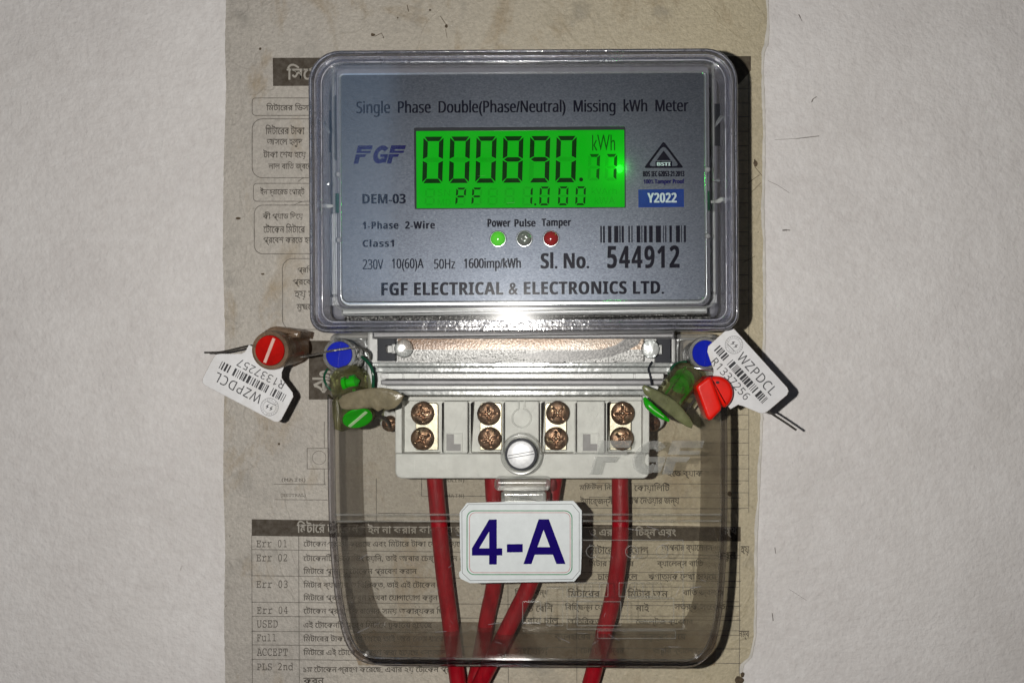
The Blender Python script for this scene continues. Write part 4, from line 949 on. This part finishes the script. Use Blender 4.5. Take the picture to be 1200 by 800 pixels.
def seal_tag(parent, cx, cy, ax, ay, h, dha, number, seed, th=1.3, right=False):
    bx, by = ay, -ax
    def fn(a, b, dz=0.0): return P(cx + a * ax + b * bx, cy + a * ay + b * by, h + dha * a + dz)
    T = [(-52, -6), (-50, -1.5), (-46, 0), (46, 0), (50, -1.5), (52, -6), (52, -34), (50.5, -38.5), (47, -41), (25, -52.5), (22, -57), (22, -66), (-26, -66), (-27, -55), (-30, -49), (-49, -40), (-52, -36)] if not right else \
        [(-52, -6), (-50, -1.5), (-46, 0), (46, 0), (50, -1.5), (52, -6), (51, -36), (49.5, -41), (46, -44), (27, -53), (22, -56), (20, -66), (-16, -66), (-20, -58), (-27, -50), (-48, -41), (-52, -36)]
    mb = MB(); mb.loft([[fn(a, b, -th) for a, b in T], [fn(a, b, -.1) for a, b in T], [fn(a * .993, (b + 33) * .993 - 33, 0) for a, b in T]])
    t = mb.build('seal_tag', m_tag, parent, None)
    mb = MB(); T2 = [(a * 1.004, (b + 33) * 1.004 - 33) for a, b in T]; mb.loft([[fn(a, b, -th - .02) for a, b in T2], [fn(a, b, -.28) for a, b in T2]]); mb.build('grimy_tag_edge', m_tagedge, t, None)
    z = .05
    g = lambda a, b: fn(a, b, z)
    mb = MB(); ltext(mb, 'WZPDCL', g, -20, -21, 40, -9.5, -.012, 1.1); ltext(mb, number, g, -36, -47, 24, -37.5, -.012, 1.12); mb.build('tag_lettering', m_tagprint, t, None)
    mb = MB()
    bars(mb, -44, 42, lambda x0, x1: mb.add([g(x0, -34.5), g(x1, -34.5), g(x1, -25), g(x0, -25)], [(0, 1, 2, 3)]), seed, 62, gaps=((-27, -23), (24, 27)))
    mb.build('tag_barcode', m_tagprint, t, None)
    mb = MB(); c0 = (-33, -12.5)
    for r0, r1 in ((10.6, 10.1), (7.6, 7.3)):
        n = 32; a_ = [g(c0[0] + r0 * math.cos(2 * math.pi * k / n), c0[1] + r0 * math.sin(2 * math.pi * k / n)) for k in range(n)]; b_ = [g(c0[0] + r1 * math.cos(2 * math.pi * k / n), c0[1] + r1 * math.sin(2 * math.pi * k / n)) for k in range(n)]; mb.loft([a_, b_], False, False)
    for k in range(22):
        a = 2 * math.pi * k / 22; x, y = c0[0] + 8.9 * math.cos(a), c0[1] + 8.9 * math.sin(a); q_ = .75
        if k in (5, 16): continue
        mb.add([g(x - q_ * math.cos(a), y - q_ * math.sin(a)), g(x - .5 * math.sin(a), y + .5 * math.cos(a)), g(x + q_ * math.cos(a), y + q_ * math.sin(a)), g(x + .5 * math.sin(a), y - .5 * math.cos(a))], [(0, 1, 2, 3)])
    mb.build('round_tag_emblem', m_taglight, t, None)
    mb = MB()
    for ox in (-2.6, 2.4):
        mb.add([g(c0[0] + ox + x, c0[1] + y) for x, y in ((.8, 4.0), (-1.8, .2), (.2, .4), (-1.0, -3.6), (2.2, 1.2), (.5, 1.0))], [(0, 1, 2, 5), (2, 3, 4, 5)])
    mb.add([g(c0[0] + x, c0[1] + y) for x, y in ((-6, -4.8), (6, -4.2), (6, -4.9), (-6, -5.4))], [(0, 1, 2, 3)])
    mb.build('emblem_bolts', m_tagprint, t, None)
    return t

# left: red seal with its tag
s = thing('wire_seal', 'brown barrel seal with red cap facing out and white tag R1337257, left of the meter', 'seal', 330, 408, 8, 'wire seals hung on the meter')
plug(P(345, 407, 13), P(316.5, 410.5, 33), 5.9, s, m_brownshell, m_redcap, m_slot, 67, cap_r=4.75, lip=1.04, core=m_redplug)
mb = MB(); solid(mb, [(308, 388), (315, 383.5), (322, 382), (338, 384), (352, 388), (350, 396), (312, 396)], 13, 27, 1.6); mb.build('seal_lug', m_brownshell, s, None)
seal_tag(s, 280.8, 472.5, -0.887, -0.462, 30.0, .03, 'R1337257', 4)
# right: red twist cap with its tag
s = thing('wire_seal', 'seal with red plastic finger grip and white tag R1337256, at the right of the meter', 'seal', 846, 462, 20, 'wire seals hung on the meter')
mb = MB(); gp = [(815.5, 454), (818, 450), (829, 442), (834, 441), (846, 476), (845, 481), (835, 491.5), (831, 492.5), (828, 489)]
solid(mb, gp, 34, 45, 1.0); cap = mb.build('finger_grip', m_redplug, s, 50)
mb = MB(); gp = [(829, 443)] + [(840.5 + 19.3 * math.cos(math.radians(a)), 460.5 + 20 * math.sin(math.radians(a))) for a in range(-110, 60, 12)] + [(848, 477)]
solid(mb, gp, 32, 43, 1.2); mb.build('grip_disc', m_redplug, s, 50)
mb = MB(); solid(mb, circ(841, 448, 2.2, 14, 1.6), 43.02, 43.2); mb.build('wire_hole', m_dark, s, None)
seal_tag(s, 891.6, 420.0, 0.672, 0.741, 37.5, .0, 'R1337256', 9, th=1.4, right=True)
mb = MB(); lathe(mb, P(850, 462, 18), P(848, 462, 36), [(0, 3.2), (10, 3.6), (18, 3.8), (18, .1)], 30); mb.build('seal_barrel', m_brownshell, s, 40)

# blue seals
def blue(label, x, y, tail):
    s = thing('wire_seal', label, 'seal', x, y, 10, 'wire seals hung on the meter')
    A = P(x + tail * 12, y + 3, 22); B = P(x, y, 33)
    plug(A, B, 5.1, s, m_clearshell, m_blueplug, m_blueplug, 85, cap_r=4.15, lip=1.03, barw=.02)
    mb = MB(); lathe(mb, P(x + tail * 16, y + 2, 21.5), P(x + tail * 12, y + 3, 24), [(0, 3.0), (1, 4.6), (3.5, 4.6), (3.6, 3.0)], 30); mb.build('clear_collar', m_clearshell, s, 40)
    return s
blue('clear seal with blue cap crossed by a steel wire, left below the display cover', 397.5, 415.5, .9)
blue('clear seal with blue cap half hidden behind the white tag at the right', 826.5, 414, -.8)

# green seals
s = thing('wire_seal', 'grimy seal with oval green end and a brown leaf flange, left of the terminals', 'seal', 412, 468, 12, 'wire seals hung on the meter')
plug(P(413, 462, 39.5), P(419, 489.5, 45), 5.0, s, m_oliveshell, m_greenplug, m_slotgreen, 62, cap_r=4.5, lip=1.06, core=m_greenplug)
mb = MB(); lathe(mb, P(408, 443, 30), P(411, 462, 37), [(0, .1), (0, 5.2), (2, 5.9), (5.5, 5.7), (6, .1)], 34); mb.build('seal_barrel', m_oliveshell, s, 40)
mb = MB(); lathe(mb, P(402, 450, 38), P(423, 445.5, 38.5), [(0, .1), (0, 2.0), (1.2, 2.2), (1.4, 1.5), (2.4, 1.5), (2.6, 2.2), (4.2, 2.2), (4.4, 1.4), (5.4, .1)], 20); mb.build('coloured_core', m_greenplug, s, 40)
def leaf(pts, h0, th, name, m, parent, slope=(0, 0)):
    l = [P(x, y, h0 + slope[0] * (x - pts[0][0]) + slope[1] * (y - pts[0][1])) for x, y in pts]
    c = Vector((sum(p[0] for p in l), sum(p[1] for p in l), sum(p[2] for p in l))) / len(l)
    lp = lambda k, dz: [tuple(c + (Vector(p) - c) * k + Vector((0, 0, dz))) for p in l]
    mb = MB(); mb.loft([lp(.95, -th), lp(1, -th * .6), lp(1, -th * .3), lp(.96, 0), lp(.7, .35)]); return mb.build(name, m, parent, 60)
leaf([(396, 469), (401, 463), (410, 459.5), (422, 456.5), (434, 454.5), (446, 454), (457, 455.5), (466, 459), (473, 463.5), (470, 471), (463, 478), (455, 480.5), (449, 479), (443, 482), (436, 478), (427, 478.5), (416, 480), (405, 480), (399, 478)], 49.5, 1.4, 'leaf_flange', m_oliveleaf, s, (.02, -.02))
mb = MB(); solid(mb, [(388, 470), (396, 462), (402, 480), (399, 497), (400, 506), (391, 503), (389, 490)], 30, 42.5, 1.2); mb.build('seal_skirt', m_oliveshell, s, 50)
mb = MB(); tube(mb, [P(421, 498, 30), P(440, 488, 30), P(452, 492, 22), P(457, 500, 16)], .5, 8); mb.build('seal_wire', m_wiredark, s)

s = thing('wire_seal', 'grimy green-cored seal lying tilted with its flange edge-on, right of the terminals', 'seal', 790, 462, 12, 'wire seals hung on the meter')
A = Vector(P(806, 438, 33)); B = Vector(P(783, 468, 43))
L = (B - A).length
mb = MB(); lathe(mb, A, B, [(0, .1), (0, 4.2), (.8, 4.8), (L * .5, 4.7), (L, 4.4), (L, .1)], 36); mb.build('seal_barrel', m_oliveshell, s, 40)
mb = MB(); lathe(mb, A, B, [(1, .1), (1, 2.6), (2.2, 3.3), (2.6, 1.7), (3.8, 1.7), (4.2, 3.3), (6.2, 3.3), (6.6, 2.0), (8, 1.8), (8.2, .1)], 24); mb.build('coloured_core', m_greenplug, s, 40)
axv = (B - A).normalized()
for k in range(3):
    e1 = axv.orthogonal().normalized(); e2 = axv.cross(e1); a = math.radians(40 + 120 * k); o_ = (e1 * math.cos(a) + e2 * math.sin(a)) * 3.5
    mb = MB(); tube(mb, [A + axv * 1.5 + o_, B - axv * 1.5 + o_], .45, 8, steps=2); mb.build('core_fin', m_greenplug, s)
fl = [(752.5, 454), (755, 450.5), (761, 453.5), (770, 457), (783, 463.5), (793, 470.5), (801, 479), (809, 490), (813, 497), (811, 502), (805, 500), (797, 495), (787, 487.5), (778, 480), (769, 473), (761, 466), (755, 461)]
leaf(fl, 48, 2.0, 'leaf_flange', m_greenleaf, s, (-.02, -.02))
mb = MB(); tube(mb, [P(755, 466, 43), P(760, 474, 44), P(771, 484, 44.3), (P(784, 493, 43.5))], [.5, 1.25, 1.25, .4], 10); mb.build('seal_cap', m_greenplug, s, 60)
mb = MB(); tube(mb, [P(760, 475.5, 45.6), P(778, 488.5, 45.6)], .12, 6); mb.build('raised_bar', m_slotgreen, s)
mb = MB(); tube(mb, [P(818, 462, 26), P(806, 478, 30), P(798, 483, 33)], .35, 8); mb.build('seal_wire', m_wiredark, s)

# wires threading the seals
def wire(name, label, pts, r, m=m_wire, twist=False, cat='wire', group=None):
    ps = [Vector(P(*p)) for p in pts]; mb = MB()
    if twist:
        fine = MB(); tube(fine, ps, .01, 4, steps=16); n = len(fine.v) // 4; path = [Vector(fine.v[i * 4]) for i in range(n)]
        for k in range(2):
            q_ = []
            for i, p in enumerate(path):
                a = i * .75 + k * math.pi; t = (path[min(i + 1, n - 1)] - path[max(i - 1, 0)]).normalized(); e1 = Vector((0, 0, 1)).cross(t).normalized()
                q_.append(p + (e1 * math.cos(a) + t.cross(e1) * math.sin(a)) * r * .55)
            tube(mb, q_, r * .62, 8, steps=1)
        mb = mb.build(name, m, None, 80)
    else:
        tube(mb, ps, r, 10); mb = mb.build(name, m, None, 80)
    tag(mb, label, cat, group); return mb
wire('sealing_wire', 'grey twisted steel wire running from the red seal across the blue cap at the left', [(352, 418, 24), (362, 416.5, 26), (375, 413.5, 32), (388, 410.8, 37), (400, 409, 38), (412, 407.5, 38), (424, 408.5, 35), (432, 413.5, 30), (434, 421, 25)], .33, m_wire, True)
wire('sealing_wire', 'dark wire tail sticking out leftwards behind the red cap of the left seal', [(303, 404, 26), (290, 405.5, 26), (275, 409, 25), (258, 412.5, 23), (240, 413, 20)], .34, m_wiredark)
wire('sealing_wire', 'bright steel wire passing under the right blue cap towards the white tag', [(788, 425, 28), (798, 429.5, 33), (806, 429.5, 36), (818, 431.5, 37.2), (830, 433, 37), (842, 436, 34)], .34, m_lip)
wire('sealing_wire', 'dark wire tail poking out below the right-hand white tag', [(868, 470, 30), (888, 477, 32), (900, 482, 33), (916, 492, 32), (933, 503.5, 31)], .36, m_wiredark)
wire('green_cord', 'dark green cord looping left of the blue cap', [(384, 432, 24), (380, 440, 25), (381, 448, 26), (386, 455, 26), (393, 459, 25)], .38, m_green_glass, cat='cord', group='green cords of the seals')
wire('green_cord', 'dark green cord curving down right of the left blue cap', [(424, 418, 28), (431, 424, 30), (436, 433, 31), (437.5, 444, 31), (437, 455, 30)], .5, m_green_glass, cat='cord', group='green cords of the seals')
wire('green_cord', 'dark green cord arching beside the right green seal', [(804, 424, 30), (795, 425.5, 31), (788, 430, 32), (784, 438, 32), (784, 446, 30)], .5, m_green_glass, cat='cord', group='green cords of the seals')
